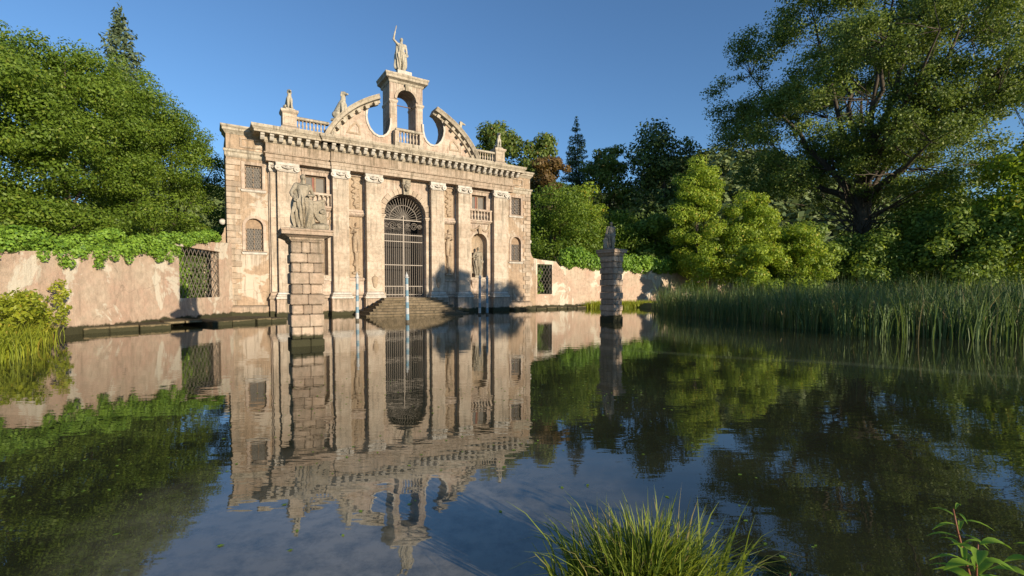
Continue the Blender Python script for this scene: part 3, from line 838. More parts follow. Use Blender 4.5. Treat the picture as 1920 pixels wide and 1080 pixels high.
# ---- attic: balustrades, pedestals, broken pediment, belfry
ZT = 10.33
YB = -.36
for s in (-1, 1):
    pc = s*6.80
    p = MB(); p.profile(pc-.36, pc+.36, [(.1,ZT),(.1,ZT+.12),(.04,ZT+.2),(.0,ZT+.24),(.0,11.22),(.05,11.28),(.09,11.34),(.09,11.44),(.02,11.47)], -.62, .1)
    p.build('attic_pedestal', M['cream'], pav)
    MB().slab(rect(pc-.26, pc+.26, 10.66, 11.12), -.64, -.60, [rect(pc-.2, pc+.2, 10.72, 11.06)]).build('panel_frame', M['cream'], pav)
    a, b_ = sorted((s*4.75, s*6.42))
    rail = MB().box(a, b_, -.50, -.22, ZT, ZT+.2).build('balustrade', M['cornice'], pav)
    MB().profile(a, b_, [(.02,11.02),(.06,11.06),(.06,11.14),(.02,11.18)], -.48, -.22).build('rail', M['cornice'], rail)
    for k in range(8):
        inst('baluster', bal_me, rail, (s*(4.93 + k*.195), -.37, ZT+.2), None, (1, 1, .92))
    # half pediment
    n = 14
    B0, B1, B2 = Vector((4.92, 10.36)), Vector((4.05, 12.15)), Vector((1.92, 13.12))      # outer curve
    def cur(t):
        p = B0*(1-t)**2 + B1*2*t*(1-t) + B2*t*t
        d = ((B1-B0)*(1-t) + (B2-B1)*t).normalized()
        return p, Vector((d.y, -d.x))
    arcp = [tuple(cur(i/n)[0]) for i in range(n+1)]
    notch = [(2.32,12.62),(2.46,12.3),(2.50,11.95),(2.44,11.6),(2.30,11.28),(2.08,11.04),(1.82,10.93),(1.56,10.96),(1.34,11.12),(1.2,11.36),(1.12,11.7),(1.10,12.1)]
    outl = [(1.0, ZT)] + [(4.95, ZT)] + [q for q in arcp if q[1] > ZT+.05] + notch + [(1.0, 12.1)]
    outl = [(s*x, z) for x, z in outl]
    MB().slab(outl, YB-.14, .35).build('pediment', M['ashlar'], pav)
    # inner scroll edge that lines the notch
    pts = [(s*x, z) for x, z in notch]
    strip = MB(); v = []; f = []
    for i, (x, z) in enumerate(notch):
        nx_, nz_ = (x-1.8), (z-11.9); l = math.hypot(nx_, nz_) or 1
        v += [(s*x, YB-.2, z), (s*(x+.12*nx_/l), YB-.2, z+.12*nz_/l), (s*(x+.12*nx_/l), .38, z+.12*nz_/l), (s*x, .38, z)]
    for i in range(len(notch)-1):
        for j in range(4):
            a_ = i*4+j; b2 = i*4+(j+1) % 4
            f.append((a_, b2, b2+4, a_+4))
    f += [(0,1,2,3), tuple((len(notch)-1)*4+j for j in (3,2,1,0))]
    strip.add(v, f).build('scroll_edge', M['white'], pav)
    # raking cornice on the curve, and its blocks
    rc_ = MB(); v = []; f = []
    sect = [(-.30,.0),(-.30,-.22),(-.16,-.26),(-.12,-.5),(0,-.55),(.10,-.62),(.12,-.62),(.12,.36),(-.30,.36)]   # (radial, y) around
    m_ = len(sect)
    na = 20
    for i in range(na+1):
        p_, n_ = cur(-.02 + 1.04*i/na)
        for dr, dy in sect:
            v.append((s*(p_.x + dr*n_.x), YB+dy, p_.y + dr*n_.y))
    for i in range(na):
        for j in range(m_):
            a_ = i*m_+j; b2 = i*m_+(j+1) % m_
            f.append((a_, b2, b2+m_, a_+m_))
    f += [tuple(range(m_)), tuple(na*m_+j for j in range(m_-1, -1, -1))]
    rc_.add(v, f).build('raking_cornice', M['cornice'], pav)
    for k in range(7):
        p_, n_ = cur(.08 + .86*k/6)
        c0 = p_ - n_*.30; a_ = math.atan2(n_.y, n_.x)
        q = []
        for dt, dr in ((-.11,-.12),(.11,-.12),(.11,.10),(-.11,.10)):
            q.append((s*(c0[0] + dr*math.cos(a_) - dt*math.sin(a_)), c0[1] + dr*math.sin(a_) + dt*math.cos(a_)))
        MB().slab(q, YB-.46, YB-.15).build('pediment_block', M['cornice'], pav)
    # little niche panel carved in the tympanum
    MB().slab([(s*2.9,10.75),(s*3.75,10.75),(s*3.55,11.15),(s*3.2,11.5),(s*2.95,11.3)], YB-.18, YB-.1, [[(s*3.0,10.85),(s*3.6,10.85),(s*3.45,11.1),(s*3.18,11.36),(s*3.03,11.2)]]).build('carved_panel', M['relief'], pav)

# belfry
tw = MB(); tw.slab(rect(-1.08, 1.08, ZT, 14.42), -.42, .95, [arch(0, .62, ZT+.15, 13.42, 14)])
tw.build('belfry', M['ashlar'], pav)
for s in (-1, 1):
    a, b_ = sorted((s*.66, s*1.06))
    MB().profile(a+.03, b_-.03, [(.05,ZT+.02),(.05,ZT+.3),(0,ZT+.36),(0,13.1)], -.46, -.4).build('belfry_pilaster', M['cream'], pav)
    MB().profile(a+.0, b_-.0, [(.0,13.08),(.04,13.14),(.08,13.2),(.08,13.3),(.03,13.34)], -.45, .96).build('belfry_impost', M['cream'], pav)
MB().slab(arch(0, .78, 13.3, 13.42, 14)[2:] + [(-.64,13.42)] + [(.62*math.cos(math.pi*i/14), 13.42+.62*math.sin(math.pi*i/14)) for i in range(14, -1, -1)][1:-1] + [(.64,13.42)], -.5, -.4).build('belfry_archivolt', M['cream'], pav)
MB().frust((0,-.48,13.98),(.08,.08),(0,-.5,14.38),(.13,.12)).build('keystone', M['statue'], pav)
MB().profile(-1.08, 1.08, [(.02,14.36),(.06,14.42),(.08,14.50),(.16,14.54),(.26,14.58),(.28,14.60),(.28,14.72),(.33,14.80),(.34,14.88),(.05,14.94)], -.42, 1.2).build('belfry_cornice', M['cornice'], pav)
MB().frust((0,.25,14.90),(.95,.55),(0,.25,15.16),(.55,.42)).build('belfry_cap', M['cornice'], pav)
MB().box(-.46, .46, -.18, .68, 15.15, 15.36).build('statue_plinth', M['white'], pav)
MB().tube([(-.66,.1,13.2),(.66,.1,13.2)], .03, 6).build('tie_rod', M['rust_iron'], pav)
# little balcony in front of the belfry
bal = MB().box(-.95, .95, -.98, -.42, ZT+.01, ZT+.26).build('belfry_balcony', M['cornice'], pav)
MB().profile(-.78, .78, [(.04,11.30),(.09,11.34),(.09,11.44),(.04,11.48)], -.84, -.66).build('rail', M['cornice'], bal)
for s in (-1, 1): MB().box(s*.80-.13, s*.80+.13, -.95, -.5, ZT+.26, 11.30).build('post', M['cream'], bal)
for k in range(6): inst('baluster', bal_me, bal, (-.52+k*.208, -.76, ZT+.26), None, (1.2, 1.2, 1.30))

# ------------------------------------------------------------------ figures: continuous carved bodies
def carve(name, caps, voxel, mat, parent=None, folds=None, smooth=3, seed=0, yscale=1.0):
    """grow one closed surface from tapered limbs"""
    bm = bmesh.new()
    for cp in caps:
        p0, p1, r0, r1 = cp[:4]
        t = bmesh.new()
        for p, r in ((p0, r0), (p1, r1)):
            sc_ = (r, r, r) if not hasattr(r, '__len__') else r
            bmesh.ops.create_icosphere(t, subdivisions=2, radius=1.0, matrix=Matrix.Translation(Vector(p)) @ Matrix.Diagonal((*sc_, 1)))
        bmesh.ops.convex_hull(t, input=t.verts[:])
        loose = [v for v in t.verts if not v.link_faces]
        bmesh.ops.delete(t, geom=loose, context='VERTS')
        me_ = bpy.data.meshes.new('t'); t.to_mesh(me_); t.free()
        bm.from_mesh(me_); bpy.data.meshes.remove(me_)
    me = bpy.data.meshes.new(name); bm.to_mesh(me); bm.free()
    o = bpy.data.objects.new(name, me); col.objects.link(o)
    r = o.modifiers.new('r', 'REMESH'); r.mode = 'VOXEL'; r.voxel_size = voxel
    s_ = o.modifiers.new('s', 'SMOOTH'); s_.iterations = smooth; s_.factor = .5
    dg = bpy.context.evaluated_depsgraph_get()
    me2 = bpy.data.meshes.new_from_object(o.evaluated_get(dg))
    bpy.data.objects.remove(o); bpy.data.meshes.remove(me)
    n = len(me2.vertices); co = np.empty(n*3); me2.vertices.foreach_get('co', co); co = co.reshape(-1, 3)
    if folds:
        z0, z1, amp, k = folds
        a = np.arctan2(co[:, 1], co[:, 0]); r = np.hypot(co[:, 0], co[:, 1])
        w = np.clip((z1-co[:, 2])/.15/max(z1, .1), 0, 1)*np.clip((co[:, 2]-z0)/.05, 0, 1)
        d = amp*w*(np.sin(k*a + 6*co[:, 2]/max(z1, .1)) + .6*np.sin(2.3*k*a - 4*co[:, 2]/max(z1, .1)+1))
        co[:, 0] += d*co[:, 0]/(r+1e-6); co[:, 1] += d*co[:, 1]/(r+1e-6)
    co[:, 1] *= yscale
    me2.vertices.foreach_set('co', co.reshape(-1)); me2.update()
    me2.name = name
    me2.materials.clear(); me2.materials.append(mat)
    me2.polygons.foreach_set('use_smooth', [True]*len(me2.polygons))
    o = bpy.data.objects.new(name, me2); link(o, parent)
    return o

def S(caps, k, off=(0,0,0)):
    o = []
    for cp in caps:
        q = [tuple(c*k+d for c, d in zip(cp[0], off)), tuple(c*k+d for c, d in zip(cp[1], off))]
        for r in cp[2:4]: q.append(tuple(x*k for x in r) if hasattr(r, '__len__') else r*k)
        o.append(tuple(q))
    return o

def standing(arm_l, arm_r, robe=1.0, cloak=False, lean=0.0, head_turn=0.0):
    """standing robed figure one unit tall, facing -y"""
    c = [((-.055,-.05,.02),(-.06,.02,.03),.03,.035), ((.06,-.06,.02),(.055,.02,.03),.03,.035),
         ((-.06,.0,.04),(-.065,.0,.27),.05*robe,.062*robe), ((-.065,0,.27),(-.055,0,.48),.064*robe,.082*robe),
         ((.06,-.01,.04),(.07,-.035,.27),.05*robe,.062*robe), ((.07,-.035,.27),(.055,0,.48),.064*robe,.082*robe),
         ((0,.01,.47),(lean*.5,0,.60),(.115,.085,.06),(.092,.07,.06)),
         ((lean*.5,0,.60),(lean,0,.76),(.09,.07,.06),(.118,.08,.05)),
         ((lean-.11,.0,.785),(lean+.11,.0,.785),.043,.043),
         ((lean,.01,.80),(lean,-.005,.875),.042,.036),
         ((lean+head_turn,-.012,.925),(lean+head_turn,.004,.93),(.046,.052,.062),(.048,.05,.058)),
         ((lean+head_turn,-.064,.918),(lean+head_turn,-.06,.93),.010,.008),
         ((lean+head_turn,.03,.945),(lean+head_turn,.05,.915),.042,.03)]
    for j0, j1, j2 in (arm_l, arm_r):
        j0 = (j0[0]+lean, j0[1], j0[2]); 
        c += [(j0, j1, .040, .031), (j1, j2, .032, .022), (j2, tuple(a+(a-b)*.18 for a, b in zip(j2, j1)), .024, .020)]
        d = Vector(j2)-Vector(j1); d.normalize()
        e = d.cross(Vector((0,0,1))) if abs(d.z) < .9 else Vector((1,0,0))
        for q in (-1.2, -.4, .4, 1.2):
            p = Vector(j2)+d*.035+e*.010*q
            c.append((tuple(p), tuple(p+d*.028-Vector((0,.006,0))), .008, .006))
        c.append((tuple(Vector(j2)+d*.01+e*.016), tuple(Vector(j2)+d*.03+e*.032), .008, .006))
    if cloak:
        c += [((-.09,.06,.78),(-.13,.08,.12),.05,.06), ((.06,.07,.78),(.05,.1,.10),.06,.07), ((-.02,.08,.7),(-.04,.1,.1),.06,.08)]
    return c

def statue(name, label, caps, height, loc, rz, mat, plinth=None, folds=.012, group=None, voxel=.015):
    root = thing(name, label, 'statue', loc, rz, group)
    ph = 0
    if plinth:
        ph = plinth[2]
        MB().frust((0,0,-.01),(plinth[0]/2,plinth[1]/2),(0,0,ph),(plinth[0]/2*.94,plinth[1]/2*.94)).build('base', mat, root)
    o = carve('figure', S(caps, height, (0, 0, ph-.01*height)), voxel*height/1.6, mat, root, (ph, ph+.62*height, folds*height*1.4, 11) if folds else None, 2)
    return root

def on_facade(u, v, z): return fw(u, v, z)
arm_down_l = ((-.12,0,.785), (-.175,.02,.62), (-.15,-.06,.49))
arm_down_r = ((.12,0,.785), (.175,.02,.62), (.16,-.05,.48))
arm_bent_r = ((.12,0,.785), (.18,.03,.63), (.07,-.10,.60))
arm_bent_l = ((-.12,0,.785), (-.18,.03,.63), (-.05,-.10,.66))
raised_l = ((-.12,0,.785), (-.235,-.02,.88), (-.20,-.03,1.06))
top = standing(raised_l, arm_down_r, 1.0, True, .01)
top += [((-.205,-.04,1.03),(-.155,-.05,1.27),.012,.016), ((.14,.06,.60),(.16,.1,.20),.03,.05)]
statue('goddess_statue', 'pale goddess statue raising one arm on top of the belfry', top, 2.16, on_facade(-.08, -.25, 15.36), TH, M['statue_light'], (.62,.5,.10))

sit = [((-.08,-.22,.03),(-.08,-.17,.50),.042,.06), ((.08,-.22,.03),(.08,-.17,.50),.042,.06), ((-.08,-.27,.02),(-.08,-.2,.03),.035,.04), ((.08,-.27,.02),(.08,-.2,.03),.035,.04),
       ((0,.14,.2),(0,-.1,.52),.16,.145), ((-.12,.12,.14),(-.13,.0,.16),.13,.09), ((.12,.12,.14),(.13,.0,.16),.13,.09),
       ((-.14,-.1,.03),(-.14,.1,.04),.035,.05), ((.14,-.1,.03),(.14,.1,.04),.035,.05),
       ((0,-.12,.58),(0,-.15,.80),.105,.08), ((0,-.17,.88),(0,-.21,.88),.088,.07), ((0,-.24,.86),(0,-.36,.83),.058,.04),
       ((-.075,-.14,.92),(-.10,-.12,.78),.03,.02), ((.075,-.14,.92),(.10,-.12,.78),.03,.02), ((0,.27,.08),(.14,.38,.05),.035,.02)]
statue('hound_statue', 'stone hound sitting on the attic pedestal left of the balustrade', sit, 1.12, on_facade(-6.80, .30, 11.47), TH+R(8), M['statue_light'], (.5,.7,.06), 0, voxel=.03)
statue('hound_statue', 'stone hound sitting on the attic pedestal right of the balustrade', sit, 1.12, on_facade(6.80, .30, 11.47), TH-R(8), M['statue_light'], (.5,.7,.06), 0, voxel=.03)
statue('hound_statue', 'stone hound sitting on the left curve of the broken pediment, head high', sit, 1.62, on_facade(-3.98, .15, 11.50), TH+R(32), M['statue_light'], (.6,1.0,.12), 0, voxel=.03)
statue('hound_statue', 'stone hound showing head and shoulders above the right pediment curve', sit, 1.50, on_facade(3.75, -.05, 11.45), TH+R(75), M['statue_light'], (.6,1.0,.12), 0, voxel=.03)

# statue in the niche right of the gate
statue('niche_statue', 'robed stone figure standing in the arched niche right of the gate', standing(arm_bent_l, arm_down_r, 1.15, True, .02), 2.05, on_facade(5.38, -.16, 2.37), TH, M['statue'], (.6,.42,.14), .012)
# reliefs carved in the narrow bays (parts of the pavilion)
def relief(cx, z0, z1, seed, figure):
    rg = np.random.default_rng(seed)
    H = z1-z0
    caps = []
    if figure:
        hgt = H*.52
        caps += S(standing(arm_bent_l, raised_l if seed % 2 else arm_bent_r, 1.0), hgt, (0, 0, H*.40))
        caps += [((-.2,0,H*.06),(.2,0,H*.06),.09,.09), ((0,0,H*.08),(0,0,H*.38),.10,.16), ((-.14,0,H*.2),(.1,0,H*.34),.09,.08), ((.15,0,H*.14),(-.1,0,H*.26),.08,.08)]
    else:
        for i in range(16):
            t = i/15
            caps.append(((.13*math.sin(i*1.9),0,H*(.06+.88*t)),(.2*math.sin(i*1.9+2),0,H*(.08+.86*t)),.06+.03*rg.random(),.05+.05*rg.random()))
        caps += [((0,0,H*.1),(0,0,H*.9),.05,.05), ((-.22,0,H*.75),(.22,0,H*.75),.05,.05), ((-.2,0,H*.35),(.2,0,H*.45),.05,.05)]
    o = carve('relief', caps, .03, M['relief'], pav, None, 2, yscale=1.35)
    o.location = (cx, .10, z0)
for s in (-1, 1):
    relief(s*3.09, 6.40, 8.34, 3+s, False)
    relief(s*3.09, 2.30, 5.92, 11 if s < 0 else 14, True)
# carved crest and garlands over each niche
for s in (-1, 1):
    cp = [((0,0,.28),(0,0,.55),.10,.16), ((0,0,.60),(0,0,.72),.07,.04)]
    for q in (-1, 1):
        pts = [(.2,.50),(.38,.36),(.58,.34),(.74,.50),(.76,.70)]
        for (xa, za), (xb, zb) in zip(pts[:-1], pts[1:]): cp.append(((q*xa,0,za),(q*xb,0,zb),.075,.08))
        cp.append(((q*.70,0,-.1),(q*.78,0,.3),.05,.07))
    o = carve('carved_crest', cp, .03, M['relief'], pav, None, 2, yscale=1.0)
    o.location = (s*5.39, -.07, 5.30)
# carved coats at the pedestal foot beside the gate
for s in (-1, 1):
    o = carve('carved_shield', [((0,0,.1),(0,0,.55),.10,.2), ((-.12,0,.6),(.12,0,.6),.08,.08), ((0,0,.66),(0,0,.8),.07,.05)], .03, M['relief'], pav, None, 2, yscale=.45)
    o.location = (s*2.11, -.44, 1.6)

# ------------------------------------------------------------------ steps down to the water
st = thing('stone_steps', 'worn stone steps rising from the water to the iron gate', 'steps', on_facade(-.3, 0, 0), TH)
ns = 7
rr = random.Random(11)
for k in range(ns):
    t = k/(ns-1)
    hw = 3.15 + (1.75-3.15)*t; v_ = 3.3 + (1.15-3.3)*t
    z1 = .10 + (1.0-.10)*t; z0 = -.5 if k == 0 else z1-.155
    e = .3*(1-0)*t
    mb = MB()
    if k < ns-1:
        # a tread is a U-shaped run of slabs: front and two returns
        mb.box(-hw+e, hw+e, -v_, -v_+.52, z0, z1)
        mb.box(-hw+e, -hw+e+.5, -v_+.5, -.55, z0, z1-.004); mb.box(hw+e-.5, hw+e, -v_+.5, -.55, z0, z1-.004)
        mb.profile(-hw+e, hw+e, [(.0,z1-.06),(.035,z1-.05),(.035,z1-.012),(.0,z1+.003)], -v_, -v_+.2)
    else:
        mb.box(-hw+e, hw+e, -v_, .55, z0, z1)
        mb.profile(-hw+e, hw+e, [(.0,z1-.06),(.035,z1-.05),(.035,z1-.012),(.0,z1+.003)], -v_, -v_+.2)
    mb.build('step', M['step'], st, (rr.uniform(-.03,.03), 0, 0))

# ------------------------------------------------------------------ two statue pillars standing in the pond
def pillar(label, loc, w, d, ztop, cw, seed, rz):
    root = thing('statue_pillar', label, 'pillar', loc, rz, 'statue pillars in the pond')
    rg = random.Random(seed)
    z = -.35; k = 0
    while z < ztop-.34:
        h = rg.uniform(.25, .34)
        if z+h > ztop-.42: h = ztop-.34-z
        nb = 2 if k % 2 else 3
        cuts = [-w/2] + sorted([-w/2 + w*(i+1)/nb + rg.uniform(-.06,.06) for i in range(nb-1)]) + [w/2]
        proud = .03 if k % 2 else 0.0
        for i in range(nb):
            x0, x1 = cuts[i]+.002, cuts[i+1]-.002
            if i == 0: x0 -= proud + rg.uniform(0,.025)
            if i == nb-1: x1 += proud + rg.uniform(0,.025)
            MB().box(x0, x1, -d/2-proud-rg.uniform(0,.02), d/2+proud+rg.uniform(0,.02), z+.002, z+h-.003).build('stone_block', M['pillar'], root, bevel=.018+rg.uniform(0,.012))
        z += h; k += 1
    zc = ztop-.34
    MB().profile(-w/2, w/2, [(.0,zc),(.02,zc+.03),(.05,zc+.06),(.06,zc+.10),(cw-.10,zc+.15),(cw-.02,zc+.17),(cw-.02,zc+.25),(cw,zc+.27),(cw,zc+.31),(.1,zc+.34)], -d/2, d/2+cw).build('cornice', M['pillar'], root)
    return root
PL = (-5.62, 13.0)
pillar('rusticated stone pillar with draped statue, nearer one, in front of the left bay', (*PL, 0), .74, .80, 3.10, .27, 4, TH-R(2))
fig = standing(((-.12,0,.785), (-.20,.03,.64), (-.16,-.07,.52)), arm_bent_r, 1.1, True, -.005)
fig += [((.12,.06,.02),(.13,.05,.22),.08,.06), ((.20,.02,.05),(.34,.02,.06),.08,.09), ((.30,.0,.34),(.29,.02,.34),(.12,.04,.21),(.11,.04,.20)), ((.30,-.05,.34),(.30,-.03,.34),.045,.05), ((.22,.02,.5),(.37,.03,.56),.035,.03), ((.35,.02,.12),(.37,.02,.5),.04,.035), ((-.17,-.06,.50),(-.19,.0,.02),.022,.028)]
statue('draped_statue', 'weathered draped stone figure standing on the nearer pillar by the left windows', fig, 1.50, (PL[0]-.02, PL[1], 3.085), TH+R(6), M['statue'], (.62,.5,.06), .016)
PR = (4.66, 22.4)
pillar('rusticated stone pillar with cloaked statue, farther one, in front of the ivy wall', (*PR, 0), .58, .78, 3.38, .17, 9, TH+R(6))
fig = standing(((-.12,0,.785), (-.15,.05,.6), (-.18,-.05,.48)), ((.12,0,.785), (.17,.05,.64), (.12,-.06,.5)), 1.05, True, .02)
fig += [((-.22,-.02,.03),(-.22,-.02,.26),.075,.085), ((-.22,-.04,.3),(-.23,-.07,.36),.07,.05)]
statue('cloaked_statue', 'cloaked stone figure with a shield at its feet on the farther pillar', fig, 1.28, (PR[0]-.05, PR[1], 3.365), TH-R(20), M['statue'], (.6,.5,.05), .014)

# ------------------------------------------------------------------ mooring poles
def pole(label, loc, h, seed, tilt=0, full_blue=False):
    root = thing('mooring_pole', label, 'pole', loc, seed*.7, 'mooring poles by the steps')
    root.rotation_euler[0] = tilt
    MB().lathe([(.085,-.9),(.085,.12)], seg=10).build('wet_foot', M['polebase'], root, smooth=False)
    n = 7
    for k in range(n):
        z0 = .12 + (h-.42)*k/n; z1 = .12 + (h-.42)*(k+1)/n
        MB().lathe([(.082-.002*k,z0),(.08-.002*k,z1)], seg=10).build('painted_band', M['paleblue'] if k % 2 == (seed % 2) else M['palewhite'], root)
    zt = h-.30
    MB().lathe([(.07,zt),(.11,zt+.02),(.11,zt+.05),(.06,zt+.07),(.075,zt+.12),(.05,zt+.17),(.02,zt+.2),(.03,zt+.22),(.012,zt+.26),(.002,zt+.31)], seg=10).build('finial', M['palewhite'], root, smooth=True)
    return root
pole('pale blue and white mooring pole left of the steps', (-7.40, 22.8, 0), 2.36, 1, R(.8))
pole('pale blue and white mooring pole in front of the iron gate', (-4.76, 21.7, 0), 2.32, 2, R(-.6))
pole('mooring pole in shade right of the steps, left one of the pair', (-1.92, 28.3, 0), 2.46, 3, R(.5))
pole('mooring pole in shade right of the steps, right one of the pair', (-1.48, 28.5, 0), 2.44, 4, R(-.7))

# ------------------------------------------------------------------ garden walls, grilles, quays
def grille_window(root, x0, x1, z0, z1, y, pitch):
    fr = MB(); fr.slab(rect(x0-.1, x1+.1, z0-.1, z1+.1), y-.05, y+.06, [rect(x0, x1, z0, z1)])
    fo = fr.build('grille', M['rust_iron'], root)
    MB().profile(x0-.15, x1+.15, [(0,z0-.24),(.06,z0-.22),(.06,z0-.12),(0,z0-.1)], y-.02).build('sill', M['white'], fo)
    lat = MB()
    w, h = x1-x0, z1-z0
    k = -int(h/pitch)-2
    while k*pitch < w+h:
        for d in (1, -1):
            pts = []
            for t in np.linspace(0, h, 60):
                x = k*pitch + t*.62 if d > 0 else w-(k*pitch + t*.62)
                if 0 <= x <= w: pts.append((x0+x, y+.012*d, z0+t))
            if len(pts) > 3: lat.tube([pts[0], pts[-1]], .014, 4)
        k += 1
    lat.build('lattice', M['iron'], fo)

# left wall: stretch with the grille next to the pavilion
wl = thing('garden_wall', 'old plastered pond wall with ivy on top, left of the pavilion', 'wall', (-14.72, 20.4, 0), R(94.0))
mb = MB(); mb.slab([(0,-.6),(5.6,-.6),(5.6,4.0),(4.6,3.95),(3.4,3.86),(1.2,3.72),(.6,3.5),(0,3.1)], 0, .45, [rect(.85, 4.25, 1.12, 3.44)])
mb.build('wall_section', M['wallplaster'], wl)
grille_window(wl, .85, 4.25, 1.12, 3.44, .12, .31)
mb = MB(); mb.slab([(-12.5,-.6),(-.01,-.6),(-.01,3.12),(-3,2.92),(-6.5,2.62),(-12.5,2.25)], .0, .45)
o = mb.build('wall_section', M['wallplaster'], wl); o.rotation_euler[2] = R(-3.2)
# right wall
wr = thing('garden_wall', 'sunlit plastered wall under ivy, right of the pavilion behind the reeds', 'wall', (1.35, 36.95, 0), R(33))
mb = MB(); mb.slab([(0,-.6),(2.9,-.6),(2.9,3.45),(2.6,3.75),(1.0,3.85),(0,4.0)], 0, .45, [rect(.75, 2.2, 1.15, 3.5)])
mb.build('wall_section', M['wallplaster'], wr)
grille_window(wr, .75, 2.2, 1.15, 3.5, .12, .31)
wr2 = MB(); wr2.slab([(0,-.6),(34,-.6),(34,2.7),(20,3.1),(0,3.42)], 0, .45)
o = wr2.build('wall_section', M['wallplaster'], wr); o.location = (2.88, .02, 0); o.rotation_euler[2] = R(31.0-33)

q = thing('quay_ledge', 'low mossy stone ledge along the water under the left wall', 'ledge')
def ledge(pts, z1, name='ledge_stone', z0=-.5, mat='quay'):
    n = len(pts)
    MB().add([(x,y,z0) for x,y in pts]+[(x,y,z1) for x,y in pts], [tuple(range(n))[::-1], tuple(range(n,2*n))]+[(i,(i+1)%n,n+(i+1)%n,n+i) for i in range(n)]).build(name, M[mat], q, bevel=.03)
# front edge of the ledge, stone by stone, with a culvert gap
A = Vector((-14.55, 16.1)); B = Vector((-10.7, 22.7))
rr = random.Random(21)
t = 0.0
while t < 1:
    dt = rr.uniform(.09, .15); t1 = min(1, t+dt)
    if not (.40 < (t+t1)/2 < .60):
        p0 = A.lerp(B, t+.003); p1 = A.lerp(B, t1-.003)
        w0 = -14.85
        off = rr.uniform(-.05,.05)
        ledge([(p0.x+off,p0.y-off*.5),(p1.x+off,p1.y-off*.5),(max(w0, p1.x-2.2),p1.y+1.4),(max(w0, p0.x-2.2),p0.y+1.4 if p0.y>18 else p0.y+.9)], .20+rr.uniform(-.03,.03))
    else:
        p0 = A.lerp(B, t+.003); p1 = A.lerp(B, t1-.003)
        ledge([(p0.x-.55,p0.y+.3),(p1.x-.55,p1.y+.3),(max(-14.85,p1.x-2.4),p1.y+1.6),(max(-14.85,p0.x-2.4),p0.y+1.6)], .24, 'culvert_slab', .12)
    t = t1
q = thing('quay_ledge', 'low stone ledge at the water under the right wall', 'ledge')
A = Vector(fw(7.7, 1.0)[:2]); B = Vector((6.0, 38.4)); nrm = Vector((-.52,.85))
for k in range(7):
    p0 = A.lerp(B, k/7+.004); p1 = A.lerp(B, (k+1)/7-.004)
    ledge([tuple(p0), tuple(p1), tuple(p1+nrm*1.9), tuple(p0+nrm*1.9)], .17+rr.uniform(-.025,.025))

# ------------------------------------------------------------------ vegetation
# ivy over the walls
def ivy(name, label, clumps, n, size, seed):
    rg = np.random.default_rng(seed)
    pos, nrm = clump_points(clumps, n, rg, .6)
    b0 = np.array(clumps[0][:3])
    me = leaf_mesh('ivy', pos-b0, nrm, size, rg, .8, .1, .45); me.materials.append(M['ivy'])
    o = bpy.data.objects.new(name, me); o.location = b0; link(o)
    return tag(o, label, 'ivy')
rg = np.random.default_rng(31)
cl = []
for y in np.arange(8.5, 24.4, .22):
    t = (y-13.8)/(22.5-13.8)
    zt = 3.26 + (4.02-3.26)*t; zb = 2.46 + (3.06-2.46)*t
    if y > 21.2: zb = 3.62 + .1*(y-21.2)
    x = -14.60 if y < 20.4 else -14.60 - .07*(y-20.4)
    zt += .13*math.sin(y*1.9)+.08*math.sin(y*4.3+1); zb += .10*math.sin(y*1.3+2)+.07*math.sin(y*5.1)
    for k in range(4):
        r_ = rg.uniform(.15, .30)
        cl.append((x - rg.uniform(.0,.42) + .05, y + rg.uniform(-.2,.2), rg.uniform(zb+.12, max(zt-.15, zb+.2)), r_, r_*1.15, r_))
    if rg.random() < .3 and y < 20.8:
        cl.append((x+.06, y, zb - rg.uniform(.0,.16), .12, .2, .2))
ivy('ivy', 'thick ivy mat over the top of the left pond wall', cl, 46000, .092, 5)
cl = []
for t in np.arange(.2, 27, .28):
    x = 3.9 + t*math.cos(R(31)); y = 38.55 + t*math.sin(R(31))
    zb = 3.42 - t*.022; zt = 4.9 - t*.045
    for k in range(4):
        r_ = rg.uniform(.25, .5)
        cl.append((x + .22*rg.uniform(.2,1) , y - .1 + rg.uniform(0,.5), rg.uniform(zb+.05, zt-.2), r_, r_, r_))
ivy('ivy', 'ivy and shrubs hanging over the right garden wall', cl, 26000, .20, 6)
# climbing ivy seen through the left grille
cl = []
for z in np.arange(.5, 3.0, .2):
    for k in range(3): cl.append((-15.42 + rg.uniform(-.12,.05), 21.8 + rg.uniform(-.45,.75), z, .22, .35, .25))
ivy('ivy', 'ivy column growing behind the lattice grille in the left wall', cl, 6000, .12, 8)
cl = []
for z in np.arange(.5, 3.3, .25):
    for k in range(3): cl.append((1.9 + rg.uniform(-.3,.5), 38.9 + rg.uniform(-.3,.6), z, .35, .35, .3))
ivy('ivy', 'ivy growing behind the narrow grille in the right wall', cl, 4000, .16, 9)

cl = []
for y in np.arange(20.8, 25.0, .3):
    for z in np.arange(.4, 3.5, .4): cl.append((-15.85+rg.normal(0,.08)-.05*(y-20.8), y, z, .3, .34, .34))
o = ivy('evergreen_hedge', 'dark evergreen hedge seen through the left lattice grille', cl, 9000, .13, 10); o.data.materials[0] = M['evergreen']; o['category'] = 'hedge'
def crownclumps(c, rad, k, rc, seed, **kw): return envelope(c, rad, k, rc, np.random.default_rng(seed), **kw)

